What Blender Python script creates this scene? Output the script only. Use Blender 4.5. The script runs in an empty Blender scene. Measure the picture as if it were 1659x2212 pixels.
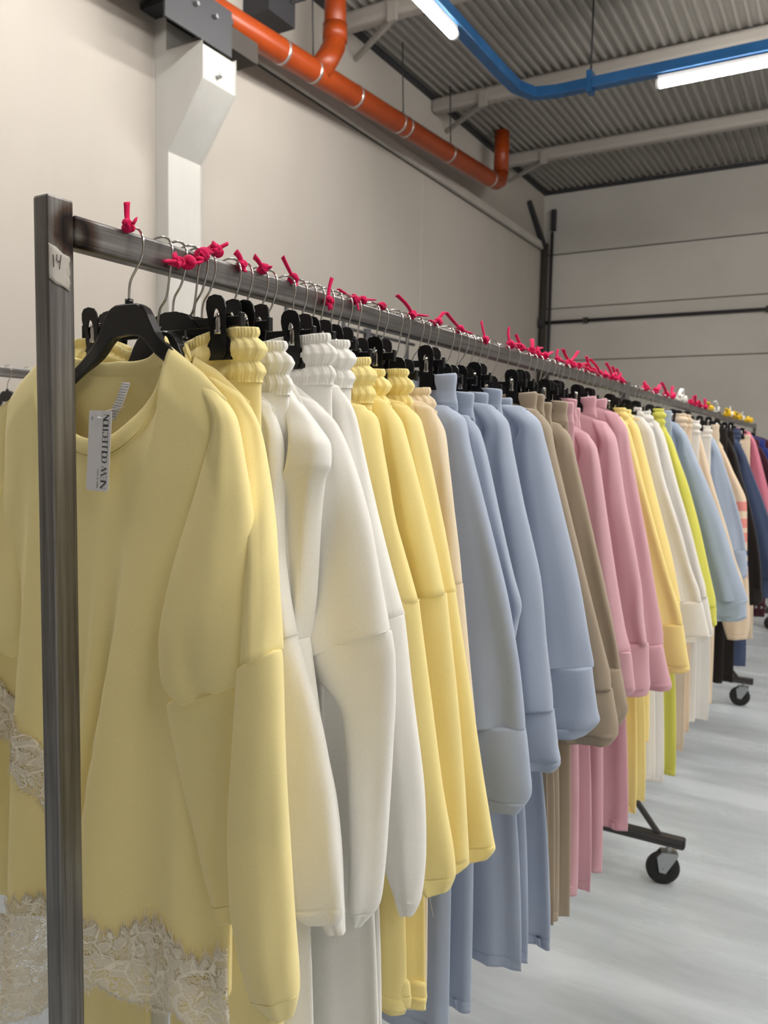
import bpy, math, random
from mathutils import Vector, Matrix
random.seed(7)
PI = math.pi
col = bpy.context.scene.collection
sc = bpy.context.scene

# ---------------------------------------------------------------- camera, light, exposure
cam_d = bpy.data.cameras.new('camera'); cam = bpy.data.objects.new('camera', cam_d); col.objects.link(cam)
sc.camera = cam
vy = Vector((1005.5, -128.0, 1726.0)).normalized()           # rack direction seen from the camera (right, down, forward)
vx = -Vector((-2987.5, -201.0, 1726.0)); vx = (vx - vy*vx.dot(vy)).normalized()
vz = vx.cross(vy)
if vz.y > 0: vz = -vz
right = Vector((vx.x, vy.x, vz.x)); up = -Vector((vx.y, vy.y, vz.y)); back = -Vector((vx.z, vy.z, vz.z))
rot = Matrix((right, up, back)).transposed()
EYE = 1.66
cam.matrix_world = Matrix.Translation((0, 0, EYE)) @ rot.to_4x4()
cam_d.sensor_fit = 'HORIZONTAL'; cam_d.sensor_width = 36.0; cam_d.lens = 36.0*1726/1659
cam_d.clip_start = 0.02; cam_d.clip_end = 60
cam_d.dof.use_dof = True; cam_d.dof.focus_distance = 1.05; cam_d.dof.aperture_fstop = 11.5

sc.view_settings.view_transform = 'Standard'; sc.view_settings.look = 'None'
sc.view_settings.gamma = 1.0; sc.view_settings.use_curve_mapping = False
sc.view_settings.exposure = 0.6
w = bpy.data.worlds.new('world'); sc.world = w; w.use_nodes = True
w.node_tree.nodes['Background'].inputs[0].default_value = (0.9, 0.95, 1.0, 1)
w.node_tree.nodes['Background'].inputs[1].default_value = 0.0
LAMP_STRENGTH = 62.0
LAMP_COLOR = (1.0, 0.97, 0.92)
# ceiling lamps: centre x, y, z, axis; those past the visible pair are added for light
LAMPS = [(-2.47, 4.32, 4.42, 'y'), (-0.65, 6.45, 4.41, 'x'), (-2.47, 2.3, 4.42, 'y'), (1.35, 6.45, 4.41, 'x'),
         (3.0, 5.2, 4.42, 'y'), (3.0, 3.2, 4.42, 'y'), (3.0, 1.2, 4.42, 'y'), (3.0, -0.8, 4.42, 'y'),
         (0.9, 4.6, 4.42, 'y'), (0.9, 2.6, 4.42, 'y'), (0.9, 0.6, 4.42, 'y'), (-2.47, 0.3, 4.42, 'y')]

# ---------------------------------------------------------------- materials
def srgb(r, g, b):
    f = lambda c: (c/255/12.92) if c/255 <= 0.04045 else ((c/255+0.055)/1.055)**2.4
    return (f(r), f(g), f(b), 1)
def newmat(name):
    m = bpy.data.materials.new(name); m.use_nodes = True
    nt = m.node_tree; return m, nt, nt.nodes['Principled BSDF']
def node(nt, t, **k):
    n = nt.nodes.new(t)
    for a, v in k.items(): setattr(n, a, v)
    return n
def setin(n, **k):
    for a, v in k.items(): n.inputs[a.replace('_', ' ')].default_value = v
def plain(name, rgb, rough=0.5, metal=0.0, spec=None, coat=0.0):
    m, nt, p = newmat(name)
    p.inputs['Base Color'].default_value = srgb(*rgb); p.inputs['Roughness'].default_value = rough; p.inputs['Metallic'].default_value = metal
    if spec is not None: p.inputs['Specular IOR Level'].default_value = spec
    if coat: p.inputs['Coat Weight'].default_value = coat
    nz = node(nt, 'ShaderNodeTexNoise'); setin(nz, Scale=60.0, Detail=4.0)
    tc = node(nt, 'ShaderNodeTexCoord'); nt.links.new(tc.outputs['Object'], nz.inputs['Vector'])
    bp = node(nt, 'ShaderNodeBump'); setin(bp, Strength=0.05, Distance=0.002)
    nt.links.new(nz.outputs['Fac'], bp.inputs['Height']); nt.links.new(bp.outputs['Normal'], p.inputs['Normal'])
    return m
def noise_mix(name, c1, c2, scale=(1, 1, 1), nscale=3.0, rough=0.7, detail=6.0, bump=0.1, bumpscale=80.0, metal=0.0, lo=0.3, hi=0.7, rough2=None):
    m, nt, p = newmat(name)
    tc = node(nt, 'ShaderNodeTexCoord'); mp = node(nt, 'ShaderNodeMapping'); mp.inputs['Scale'].default_value = scale
    nt.links.new(tc.outputs['Object'], mp.inputs['Vector'])
    nz = node(nt, 'ShaderNodeTexNoise'); setin(nz, Scale=nscale, Detail=detail, Roughness=0.6)
    nt.links.new(mp.outputs['Vector'], nz.inputs['Vector'])
    cr = node(nt, 'ShaderNodeValToRGB'); cr.color_ramp.elements[0].position = lo; cr.color_ramp.elements[1].position = hi
    cr.color_ramp.elements[0].color = srgb(*c1); cr.color_ramp.elements[1].color = srgb(*c2)
    nt.links.new(nz.outputs['Fac'], cr.inputs['Fac']); nt.links.new(cr.outputs['Color'], p.inputs['Base Color'])
    p.inputs['Roughness'].default_value = rough; p.inputs['Metallic'].default_value = metal
    if rough2 is not None:
        mr = node(nt, 'ShaderNodeMapRange'); setin(mr, From_Min=lo, From_Max=hi, To_Min=rough, To_Max=rough2)
        nt.links.new(nz.outputs['Fac'], mr.inputs['Value']); nt.links.new(mr.outputs['Result'], p.inputs['Roughness'])
    n2 = node(nt, 'ShaderNodeTexNoise'); setin(n2, Scale=bumpscale, Detail=5.0); nt.links.new(mp.outputs['Vector'], n2.inputs['Vector'])
    bp = node(nt, 'ShaderNodeBump'); setin(bp, Strength=bump, Distance=0.004)
    nt.links.new(n2.outputs['Fac'], bp.inputs['Height']); nt.links.new(bp.outputs['Normal'], p.inputs['Normal'])
    return m
def fabric(name, rgb, rough=0.85, sheen=0.25):
    m, nt, p = newmat(name)
    tc = node(nt, 'ShaderNodeTexCoord')
    base = srgb(*rgb)
    nz = node(nt, 'ShaderNodeTexNoise'); setin(nz, Scale=700.0, Detail=3.0); nt.links.new(tc.outputs['Object'], nz.inputs['Vector'])
    hsv = node(nt, 'ShaderNodeHueSaturation'); hsv.inputs['Color'].default_value = base
    mr = node(nt, 'ShaderNodeMapRange'); setin(mr, From_Min=0.25, From_Max=0.75, To_Min=0.95, To_Max=1.04)
    nt.links.new(nz.outputs['Fac'], mr.inputs['Value']); nt.links.new(mr.outputs['Result'], hsv.inputs['Value'])
    nt.links.new(hsv.outputs['Color'], p.inputs['Base Color'])
    p.inputs['Roughness'].default_value = rough; p.inputs['Specular IOR Level'].default_value = 0.25
    p.inputs['Sheen Weight'].default_value = sheen; p.inputs['Sheen Roughness'].default_value = 0.5
    mp = node(nt, 'ShaderNodeMapping'); mp.inputs['Scale'].default_value = (1, 1, 0.35); nt.links.new(tc.outputs['Object'], mp.inputs['Vector'])
    n2 = node(nt, 'ShaderNodeTexNoise'); setin(n2, Scale=1400.0, Detail=2.0); nt.links.new(mp.outputs['Vector'], n2.inputs['Vector'])
    n3 = node(nt, 'ShaderNodeTexNoise'); setin(n3, Scale=14.0, Detail=2.0); nt.links.new(tc.outputs['Object'], n3.inputs['Vector'])
    b1 = node(nt, 'ShaderNodeBump'); setin(b1, Strength=0.12, Distance=0.0006); nt.links.new(n2.outputs['Fac'], b1.inputs['Height'])
    b2 = node(nt, 'ShaderNodeBump'); setin(b2, Strength=0.25, Distance=0.006); nt.links.new(n3.outputs['Fac'], b2.inputs['Height'])
    nt.links.new(b1.outputs['Normal'], b2.inputs['Normal']); nt.links.new(b2.outputs['Normal'], p.inputs['Normal'])
    return m
def lace_mat(name, rgb):
    m, nt, p = newmat(name)
    out = nt.nodes['Material Output']
    tc = node(nt, 'ShaderNodeTexCoord')
    nz = node(nt, 'ShaderNodeTexNoise'); setin(nz, Scale=35.0, Detail=2.0); nt.links.new(tc.outputs['Object'], nz.inputs['Vector'])
    mx = node(nt, 'ShaderNodeMixRGB'); mx.inputs['Fac'].default_value = 0.035
    nt.links.new(tc.outputs['Object'], mx.inputs['Color1']); nt.links.new(nz.outputs['Color'], mx.inputs['Color2'])
    flat = node(nt, 'ShaderNodeMapping'); flat.inputs['Scale'].default_value = (1, 0.15, 1); nt.links.new(mx.outputs['Color'], flat.inputs['Vector'])
    # round petals with cord outlines, winding stems and a fine net between them
    v2 = node(nt, 'ShaderNodeTexVoronoi', feature='F1'); setin(v2, Scale=75.0); nt.links.new(flat.outputs['Vector'], v2.inputs['Vector'])
    v1 = node(nt, 'ShaderNodeTexVoronoi', feature='DISTANCE_TO_EDGE'); setin(v1, Scale=26.0); nt.links.new(flat.outputs['Vector'], v1.inputs['Vector'])
    v3 = node(nt, 'ShaderNodeTexVoronoi', feature='DISTANCE_TO_EDGE'); setin(v3, Scale=420.0); nt.links.new(flat.outputs['Vector'], v3.inputs['Vector'])
    def math_(op, a, b):
        n = node(nt, 'ShaderNodeMath', operation=op)
        for i, q in enumerate((a, b)):
            if isinstance(q, (int, float)): n.inputs[i].default_value = q
            else: nt.links.new(q, n.inputs[i])
        return n.outputs[0]
    stem = math_('LESS_THAN', v1.outputs['Distance'], 0.03)
    petal = math_('LESS_THAN', v2.outputs['Distance'], 0.50)
    ring = math_('MULTIPLY', petal, math_('GREATER_THAN', v2.outputs['Distance'], 0.43))
    cord = math_('MAXIMUM', stem, ring); solid = petal
    net = math_('LESS_THAN', v3.outputs['Distance'], 0.12)
    a = math_('MAXIMUM', cord, math_('MULTIPLY', solid, 0.66)); a = math_('MAXIMUM', a, math_('MULTIPLY', net, 0.75))
    p.inputs['Base Color'].default_value = srgb(*rgb); p.inputs['Roughness'].default_value = 0.8
    bp = node(nt, 'ShaderNodeBump'); setin(bp, Strength=0.7, Distance=0.0015)
    nt.links.new(math_('ADD', math_('MULTIPLY', cord, 1.0), math_('MULTIPLY', solid, 0.4)), bp.inputs['Height']); nt.links.new(bp.outputs['Normal'], p.inputs['Normal'])
    nt.links.new(a, p.inputs['Alpha'])
    return m
def emit(name, rgb, strength):
    m = bpy.data.materials.new(name); m.use_nodes = True; nt = m.node_tree; nt.nodes.clear()
    e = nt.nodes.new('ShaderNodeEmission'); o = nt.nodes.new('ShaderNodeOutputMaterial')
    e.inputs[0].default_value = (*rgb, 1); e.inputs[1].default_value = strength; nt.links.new(e.outputs[0], o.inputs[0]); return m
def raw_steel(name, axis='z'):
    m, nt, p = newmat(name)
    tc = node(nt, 'ShaderNodeTexCoord'); mp = node(nt, 'ShaderNodeMapping')
    mp.inputs['Scale'].default_value = {'z': (90, 90, 2.0), 'y': (90, 2.0, 90), 'x': (2.0, 90, 90)}[axis]
    nt.links.new(tc.outputs['Object'], mp.inputs['Vector'])
    nz = node(nt, 'ShaderNodeTexNoise'); setin(nz, Scale=1.6, Detail=5.0, Roughness=0.65); nt.links.new(mp.outputs['Vector'], nz.inputs['Vector'])
    cr = node(nt, 'ShaderNodeValToRGB')
    cr.color_ramp.elements[0].position = 0.28; cr.color_ramp.elements[0].color = srgb(98, 94, 92)
    cr.color_ramp.elements[1].position = 0.75; cr.color_ramp.elements[1].color = srgb(172, 170, 168)
    nt.links.new(nz.outputs['Fac'], cr.inputs['Fac'])
    n2 = node(nt, 'ShaderNodeTexNoise'); setin(n2, Scale=7.0, Detail=4.0); nt.links.new(tc.outputs['Object'], n2.inputs['Vector'])
    mixd = node(nt, 'ShaderNodeMixRGB', blend_type='MULTIPLY'); mixd.inputs['Fac'].default_value = 0.5
    nt.links.new(cr.outputs['Color'], mixd.inputs['Color1']); nt.links.new(n2.outputs['Fac'], mixd.inputs['Color2'])
    # heat discolouration round the weld between post and rail
    ge = node(nt, 'ShaderNodeNewGeometry'); vm = node(nt, 'ShaderNodeVectorMath', operation='DISTANCE'); vm.inputs[1].default_value = (-0.746, 0.604, 1.884)
    nt.links.new(ge.outputs['Position'], vm.inputs[0])
    ndis = node(nt, 'ShaderNodeTexNoise'); setin(ndis, Scale=60.0); nt.links.new(ge.outputs['Position'], ndis.inputs['Vector'])
    ad = node(nt, 'ShaderNodeMath', operation='MULTIPLY_ADD'); ad.inputs[1].default_value = 0.012; nt.links.new(ndis.outputs['Fac'], ad.inputs[0]); nt.links.new(vm.outputs['Value'], ad.inputs[2])
    wr = node(nt, 'ShaderNodeValToRGB'); e = wr.color_ramp.elements
    e[0].position = 0.010; e[0].color = srgb(200, 196, 190); e[1].position = 0.042; e[1].color = srgb(255, 255, 255)
    for pos, c in ((0.016, (120, 100, 84)), (0.022, (60, 48, 44)), (0.026, (90, 80, 84)), (0.031, (150, 120, 100))):
        q = e.new(pos); q.color = srgb(*c)
    nt.links.new(ad.outputs[0], wr.inputs['Fac'])
    mm = node(nt, 'ShaderNodeMixRGB', blend_type='MULTIPLY'); mm.inputs['Fac'].default_value = 1.0
    nt.links.new(mixd.outputs['Color'], mm.inputs['Color1']); nt.links.new(wr.outputs['Color'], mm.inputs['Color2'])
    nt.links.new(mm.outputs['Color'], p.inputs['Base Color'])
    p.inputs['Metallic'].default_value = 0.75
    mr = node(nt, 'ShaderNodeMapRange'); setin(mr, To_Min=0.24, To_Max=0.42); nt.links.new(nz.outputs['Fac'], mr.inputs['Value']); nt.links.new(mr.outputs['Result'], p.inputs['Roughness'])
    bp = node(nt, 'ShaderNodeBump'); setin(bp, Strength=0.12, Distance=0.001); nt.links.new(nz.outputs['Fac'], bp.inputs['Height']); nt.links.new(bp.outputs['Normal'], p.inputs['Normal'])
    return m

M = {}
M['wall'] = noise_mix('painted concrete', (170, 163, 154), (186, 179, 170), (1, 0.35, 0.12), 1.3, 0.85, bump=0.08, bumpscale=40)
M['wall_back'] = noise_mix('painted concrete panels', (182, 177, 170), (196, 191, 184), (0.5, 1, 0.5), 1.2, 0.85, bump=0.06, bumpscale=30)
M['trimw'] = noise_mix('painted trim', (182, 176, 168), (198, 192, 184), (1, 1, 1), 3, 0.8)
M['colw'] = noise_mix('smooth painted concrete', (182, 180, 175), (194, 192, 187), (1, 1, 0.4), 4, 0.7, bump=0.05)
M['gap'] = plain('dark joint', (60, 55, 50), 0.9)
M['dark'] = plain('dark steel', (48, 48, 52), 0.6)
M['ceil'] = noise_mix('galvanised deck', (142, 137, 130), (158, 153, 146), (1, 0.2, 1), 2, 0.6, bump=0.05)
M['purlin'] = plain('painted purlin', (156, 150, 143), 0.6)
M['floor'] = noise_mix('sealed concrete floor', (160, 167, 172), (200, 208, 214), (0.5, 2.4, 1), 1.6, 0.38, detail=8, bump=0.10, bumpscale=9, lo=0.3, hi=0.62, rough2=0.22)
M['orange'] = noise_mix('orange plastic pipe', (142, 54, 10), (158, 62, 14), (1, 1, 1), 5, 0.35, bump=0.03)
M['clamp'] = plain('zinc clamp', (190, 185, 180), 0.35, 0.8)
M['blue_tray'] = noise_mix('blue painted steel', (18, 78, 128), (28, 92, 146), (1, 1, 1), 4, 0.35, bump=0.02)
M['lamp'] = emit('lit diffuser', LAMP_COLOR, LAMP_STRENGTH)
M['lamp_body'] = plain('white lamp housing', (225, 225, 225), 0.5)
M['steel_z'] = raw_steel('raw steel post', 'z'); M['steel_y'] = raw_steel('raw steel rail', 'y'); M['steel_x'] = noise_mix('dark raw steel foot', (62, 60, 60), (88, 85, 84), (2, 60, 60), 2, 0.4, metal=0.6)
M['black_plastic'] = plain('black plastic', (20, 20, 22), 0.32, spec=0.5)
M['chrome'] = plain('chromed wire', (205, 203, 200), 0.16, 1.0)
M['zinc'] = plain('zinc plated steel', (175, 178, 180), 0.3, 0.9)
M['rubber'] = plain('black rubber', (26, 26, 28), 0.6)
M['pink_tie'] = fabric('crimson jersey strip', (224, 24, 92), 0.8, 0.1)
M['yellow_tie'] = fabric('yellow jersey strip', (245, 200, 40), 0.8, 0.1)
M['white_tie'] = fabric('white jersey strip', (238, 236, 230), 0.8, 0.1)
M['card'] = plain('white card', (232, 230, 232), 0.45)
M['ink'] = plain('grey ink', (70, 74, 84), 0.6)
M['tape'] = plain('masking tape', (178, 172, 164), 0.6)
M['pen'] = plain('pen ink', (50, 26, 34), 0.6)
M['lace'] = lace_mat('white lace', (255, 246, 226))
M['thread'] = plain('white thread', (244, 234, 216), 0.8)
F = {}
for k, c in dict(pale=(255, 238, 170), white=(248, 246, 240), yellow=(255, 236, 162), beige=(244, 226, 196), blue=(174, 185, 205), taupe=(170, 154, 134),
                 pink=(222, 174, 184), butter=(254, 230, 152), lime=(228, 224, 104), sky=(176, 190, 212), cream=(236, 214, 186), black=(34, 27, 24),
                 navy=(72, 84, 114), rose=(214, 126, 146), burgundy=(58, 14, 28), royal=(30, 44, 110), offwhite=(240, 236, 230)).items():
    F[k] = fabric(k + ' knit fabric', c)
# ---------------------------------------------------------------- helpers
def link(name, verts, faces, mat, parent=None, smooth=True, edges=()):
    me = bpy.data.meshes.new(name); me.from_pydata(verts, list(edges), faces); me.update()
    if mat is not None: me.materials.append(mat)
    if smooth and faces: me.polygons.foreach_set('use_smooth', [True]*len(me.polygons))
    o = bpy.data.objects.new(name, me); col.objects.link(o)
    if parent is not None: o.parent = parent; o.matrix_parent_inverse = Matrix.Translation(-parent.location) if parent.type == 'EMPTY' else Matrix()
    return o
def recalc(o):
    import bmesh
    bm = bmesh.new(); bm.from_mesh(o.data); bmesh.ops.recalc_face_normals(bm, faces=bm.faces); bm.to_mesh(o.data); bm.free(); return o
def tag(o, label=None, cat=None, group=None, kind=None):
    if label: o['label'] = label
    if cat: o['category'] = cat
    if group: o['group'] = group
    if kind: o['kind'] = kind
    return o
def empty(name, loc, label, cat, group=None):
    o = bpy.data.objects.new(name, None); col.objects.link(o); o.location = loc; o.empty_display_size = 0.05
    return tag(o, label, cat, group)
def bevel(o, wd, seg=2):
    m = o.modifiers.new('bevel', 'BEVEL'); m.width = wd; m.segments = seg; m.limit_method = 'ANGLE'; m.angle_limit = math.radians(40); return o
class MB:
    def __init__(s): s.v = []; s.f = []
    def box(s, x0, x1, y0, y1, z0, z1):
        n = len(s.v); s.v += [(x, y, z) for x in (x0, x1) for y in (y0, y1) for z in (z0, z1)]
        s.f += [tuple(n+i for i in q) for q in ((0, 1, 3, 2), (4, 6, 7, 5), (0, 4, 5, 1), (2, 3, 7, 6), (0, 2, 6, 4), (1, 5, 7, 3))]; return s
    def tube(s, pts, r, seg=10, rads=None, cap=True):
        n0 = len(s.v); P_ = [Vector(p) for p in pts]; prev = None
        for i, p in enumerate(P_):
            t = (P_[min(i+1, len(P_)-1)] - P_[max(i-1, 0)]).normalized()
            if prev is None:
                a = Vector((0, 0, 1)) if abs(t.z) < 0.9 else Vector((1, 0, 0)); u = t.cross(a).normalized()
            else: u = (prev - t*prev.dot(t)).normalized()
            prev = u; v_ = t.cross(u); rr = rads[i] if rads else r
            if not isinstance(rr, tuple): rr = (rr, rr)
            for k in range(seg):
                an = 2*PI*k/seg; s.v.append(tuple(p + u*math.cos(an)*rr[0] + v_*math.sin(an)*rr[1]))
        for i in range(len(P_)-1):
            for k in range(seg):
                a = n0+i*seg+k; b = n0+i*seg+(k+1) % seg; s.f.append((a, b, b+seg, a+seg))
        if cap:
            s.f.append(tuple(n0+k for k in range(seg))[::-1]); s.f.append(tuple(n0+(len(P_)-1)*seg+k for k in range(seg)))
        return s
    def bar(s, p, q, wx, wz):
        """square bar between two points"""
        p = Vector(p); q = Vector(q); t = (q-p).normalized(); a = Vector((0, 0, 1)) if abs(t.z) < 0.95 else Vector((0, 1, 0))
        u = t.cross(a).normalized()*wx/2; v_ = u.cross(t).normalized()*wz/2; n = len(s.v)
        for c in (p, q):
            for e in ((-1, -1), (1, -1), (1, 1), (-1, 1)): s.v.append(tuple(c + u*e[0] + v_*e[1]))
        s.f += [(n, n+1, n+2, n+3)[::-1], (n+4, n+5, n+6, n+7)] + [(n+i, n+(i+1) % 4, n+4+(i+1) % 4, n+4+i) for i in range(4)]; return s
    def poly(s, pts2, y0, y1):
        """outline in x,z extruded along y"""
        n = len(s.v); k = len(pts2)
        s.v += [(x, y0, z) for x, z in pts2] + [(x, y1, z) for x, z in pts2]
        s.f += [tuple(range(n, n+k)), tuple(range(n+2*k-1, n+k-1, -1))] + [(n+i, n+(i+1) % k, n+k+(i+1) % k, n+k+i) for i in range(k)]; return s
    def ell(s, c, r, seg=12, rings=8):
        n = len(s.v)
        for i in range(rings+1):
            ph = PI*i/rings
            for k in range(seg):
                th = 2*PI*k/seg; s.v.append((c[0]+r[0]*math.sin(ph)*math.cos(th), c[1]+r[1]*math.sin(ph)*math.sin(th), c[2]+r[2]*math.cos(ph)))
        for i in range(rings):
            for k in range(seg):
                a = n+i*seg+k; b = n+i*seg+(k+1) % seg; s.f.append((a, a+seg, b+seg, b))
        return s
    def build(s, name, mat, parent=None, smooth=False): return link(name, s.v, s.f, mat, parent, smooth)
def struct(o): o['kind'] = 'structure'; return o
# ---------------------------------------------------------------- the room
XW, YB, ZC = -3.849, 10.924, 5.16
struct(MB().box(-4.1, 6.2, -4.2, 11.2, -0.2, 0).build('floor', M['floor']))
struct(MB().box(-4.1, XW, -4.2, 11.2, 0, 5.4).build('wall_left', M['wall']))
struct(MB().box(XW, 6.2, YB, 11.2, 0, 5.4).build('wall_back', M['wall_back']))
struct(MB().box(6.0, 6.2, -4.2, YB, 0, 5.4).build('wall_right', M['wall']))
struct(MB().box(XW, 6.0, -4.2, -4.0, 0, 5.4).build('wall_front', M['wall']))
# corrugated deck, ridges along the rack direction
v, f = [], []; x = XW; pitch = 0.086; n = 0
prof = []
while x < 6.0:
    prof += [(x, ZC), (x+0.022, ZC), (x+0.034, ZC+0.032), (x+0.074, ZC+0.032)]; x += pitch
for px, pz in prof: v += [(px, -4.0, pz), (px, YB, pz)]
for i in range(len(prof)-1): f.append((2*i, 2*i+2, 2*i+3, 2*i+1))
o = struct(link('ceiling', v, f, M['ceil'], None, False)); so = o.modifiers.new('thick', 'SOLIDIFY'); so.thickness = 0.01; so.offset = 1
# long ledge of the wall panels, joint lines, ceiling edge
struct(MB().box(XW, XW+0.05, -4, YB, 4.37, 4.46).build('trim_1', M['trimw']))
struct(MB().box(XW, XW+0.012, -4, YB, 4.361, 4.37).build('trim_2', M['gap']))
struct(MB().box(XW, XW+0.05, -4, YB, 5.12, 5.158).build('trim_3', M['dark']))
struct(MB().box(XW+0.05, 6.0, YB-0.05, YB, 5.12, 5.158).build('trim_4', M['dark']))
struct(MB().box(XW, 6.0, YB-0.006, YB, 4.298, 4.312).build('trim_5', M['gap']))
struct(MB().box(XW, 6.0, YB-0.004, YB, 3.568, 3.580).build('trim_6', M['gap']))
struct(MB().box(XW, 6.0, YB-0.004, YB, 2.850, 2.862).build('trim_7', M['gap']))
struct(MB().box(XW, XW+0.003, 7.29, 7.305, 0, 4.355).build('trim_8', M['trimw']))
struct(MB().box(XW, XW+0.003, 3.706, 3.712, 0, 4.355).build('trim_9', M['trimw']))
# dark conduit across the back wall with clips, riser in the corner
t = empty('wall_conduit', (-3.8, YB-0.04, 3.385), 'thin dark conduit running level across the far back wall', 'pipe')
MB().tube([(-3.80, YB-0.035, 3.385), (6.0, YB-0.035, 3.385)], 0.022).build('tube', M['dark'], t, True)
for xx in (-3.2, -0.95): MB().box(xx-0.03, xx+0.03, YB-0.07, YB-0.0, 3.35, 3.42).build('clip', M['gap'], t)
t = empty('corner_riser', (-3.80, 10.83, 0), 'dark vertical pipe standing in the far left corner with a slanting bracket', 'pipe')
MB().tube([(-3.79, 10.84, 0), (-3.79, 10.84, 4.45)], 0.045).build('pipe', M['gap'], t, True)
MB().tube([(-3.70, 10.86, 0), (-3.70, 10.86, 4.6)], 0.02).build('cable', M['dark'], t, True)
MB().bar((-3.79, 10.80, 4.42), (-3.82, 10.25, 4.86), 0.05, 0.06).build('bracket', M['dark'], t)
MB().box(-3.72, -3.66, 10.84, 10.9, 4.62, 4.9).build('junction_box', M['dark'], t)
MB().box(-3.82, -3.74, 10.75, 10.79, 3.32, 3.42).build('clip', M['dark'], t)
# purlins and their wall braces
for i, yp in enumerate((9.21, 7.43, 5.65, 3.87, 2.09, 0.31)):
    mb = MB(); mb.poly([(0, 0)]*0 or [(0, 0), (1, 0), (1, 1)], 0, 0) if False else None
    mb.box(XW, 6.0, yp, yp+0.13, 5.00, 5.135)
    o = mb.build('trim_%d' % (10+i), M['purlin']); struct(o); bevel(o, 0.035, 3)
wh = ['farthest', 'second farthest', 'third farthest']
for i, yp in enumerate((9.21, 7.43, 5.65)):
    t = empty('purlin_brace', (XW, yp, 4.95), 'pale slanting brace from the left wall to the %s ceiling beam' % ('farthest' if i == 0 else ('middle visible' if i == 1 else 'nearest visible')), 'brace', 'braces between wall and ceiling beams')
    MB().bar((XW, yp+0.36, 4.93), (-3.27, yp+0.02, 4.985), 0.035, 0.035).build('rod', M['purlin'], t)
    MB().box(-3.31, -3.23, yp-0.03, yp, 4.94, 5.08).build('end_plate', M['purlin'], t)
# concrete column with a corbel
t = empty('concrete_column', (-3.80, 3.87, 0), 'white painted concrete column with stepped corbel on the left wall', 'column')
pf = [(XW, 0), (-3.75, 0), (-3.75, 3.44), (-3.464, 3.82), (-3.464, 4.02), (-3.76, 4.02), (-3.76, 4.22), (XW, 4.22)]
bevel(MB().poly(pf, 3.72, 4.02).build('shaft', M['colw'], t), 0.012, 2)
MB().tube([(-3.464, 3.86, 3.87), (-3.44, 3.86, 3.87), (-3.43, 3.86, 3.885)], 0.012).build('screw_eye', M['zinc'], t, True)
t = empty('beam_bracket', (-3.65, 3.8, 4.24), 'dark grey steel bracket and beam end above the white corbel', 'bracket')
o = MB().box(-3.84, -3.46, 3.60, 4.00, 4.235, 4.265).build('base_plate', M['dark'], t)
MB().box(-3.47, -3.455, 3.42, 3.98, 4.03, 4.30).build('side_plate', M['dark'], t)
MB().box(-3.80, -3.50, 3.35, 3.98, 4.27, 4.50).build('beam_end', M['dark'], t)
MB().box(-3.75, -3.47, 3.99, 4.25, 4.10, 4.23).build('packing', M['gap'], t)
for yy in (3.5, 3.66, 3.82): MB().tube([(-3.455, yy, 4.20), (-3.43, yy, 4.20)], 0.013, 6).build('bolt', M['zinc'], t)
t = empty('wall_bracket', (XW, 4.75, 4.75), 'dark triangular steel bracket on the wall behind the orange pipe', 'bracket')
MB().box(XW, -3.62, 4.55, 4.85, 4.62, 4.90).build('plate', M['dark'], t)
MB().tube([(-3.62, 4.80, 4.78), (-3.52, 4.84, 4.80)], 0.015, 8).build('bolt', M['dark'], t)
# orange drain pipe
def px_pipe(y): return (-3.55, y, 4.349 + (y-4.634)*(4.570-4.349)/(8.556-4.634))
t = empty('drain_pipe', (-3.55, 2.0, 4.2), 'long orange drain pipe running along the left wall under the ceiling', 'pipe')
R_ = 0.085
pts = [px_pipe(y) for y in (1.0, 3.0, 5.0, 7.0, 8.30)]
end = px_pipe(8.556)
pts += [(-3.55, 8.48, px_pipe(8.48)[2]+0.008), (-3.55, 8.565, end[2]+0.04), (-3.55, 8.60, end[2]+0.13)]
MB().tube(pts, R_, 28).build('main_run', M['orange'], t, True)
MB().tube([(-3.55, 8.60, end[2]+0.12), (-3.55, 8.60, 5.15)], R_*0.97, 28).build('end_riser', M['orange'], t, True)
MB().tube([(-3.52, 5.02, 4.38), (-3.50, 5.10, 4.50), (-3.49, 5.16, 4.60), (-3.49, 5.17, 4.66)], R_, 28).build('branch', M['orange'], t, True)
MB().tube([(-3.49, 5.17, 4.62), (-3.49, 5.17, 5.155)], R_*0.95, 28).build('riser', M['orange'], t, True)
MB().tube([(-3.49, 5.17, 4.64), (-3.49, 5.17, 4.76)], R_*1.08, 28).build('riser_socket', M['orange'], t, True)
for y in (3.72, 4.60, 4.98, 5.55, 6.25, 6.38, 7.25, 8.30):
    p = px_pipe(y); MB().tube([(p[0], y-0.012, p[2]), (p[0], y+0.012, p[2])], R_*1.045, 28).build('clamp_ring', M['clamp'], t, True)
for y in (4.98, 6.34, 7.30):
    p = px_pipe(y); MB().tube([(p[0]+0.03, y-0.05, p[2]), (p[0]+0.03, y+0.03, p[2])], R_*1.02, 28)
    MB().tube([(p[0], y, p[2]+R_), (p[0]-0.02, y, 5.15)], 0.006, 6).build('hanger_rod', M['dark'], t, True)
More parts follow.
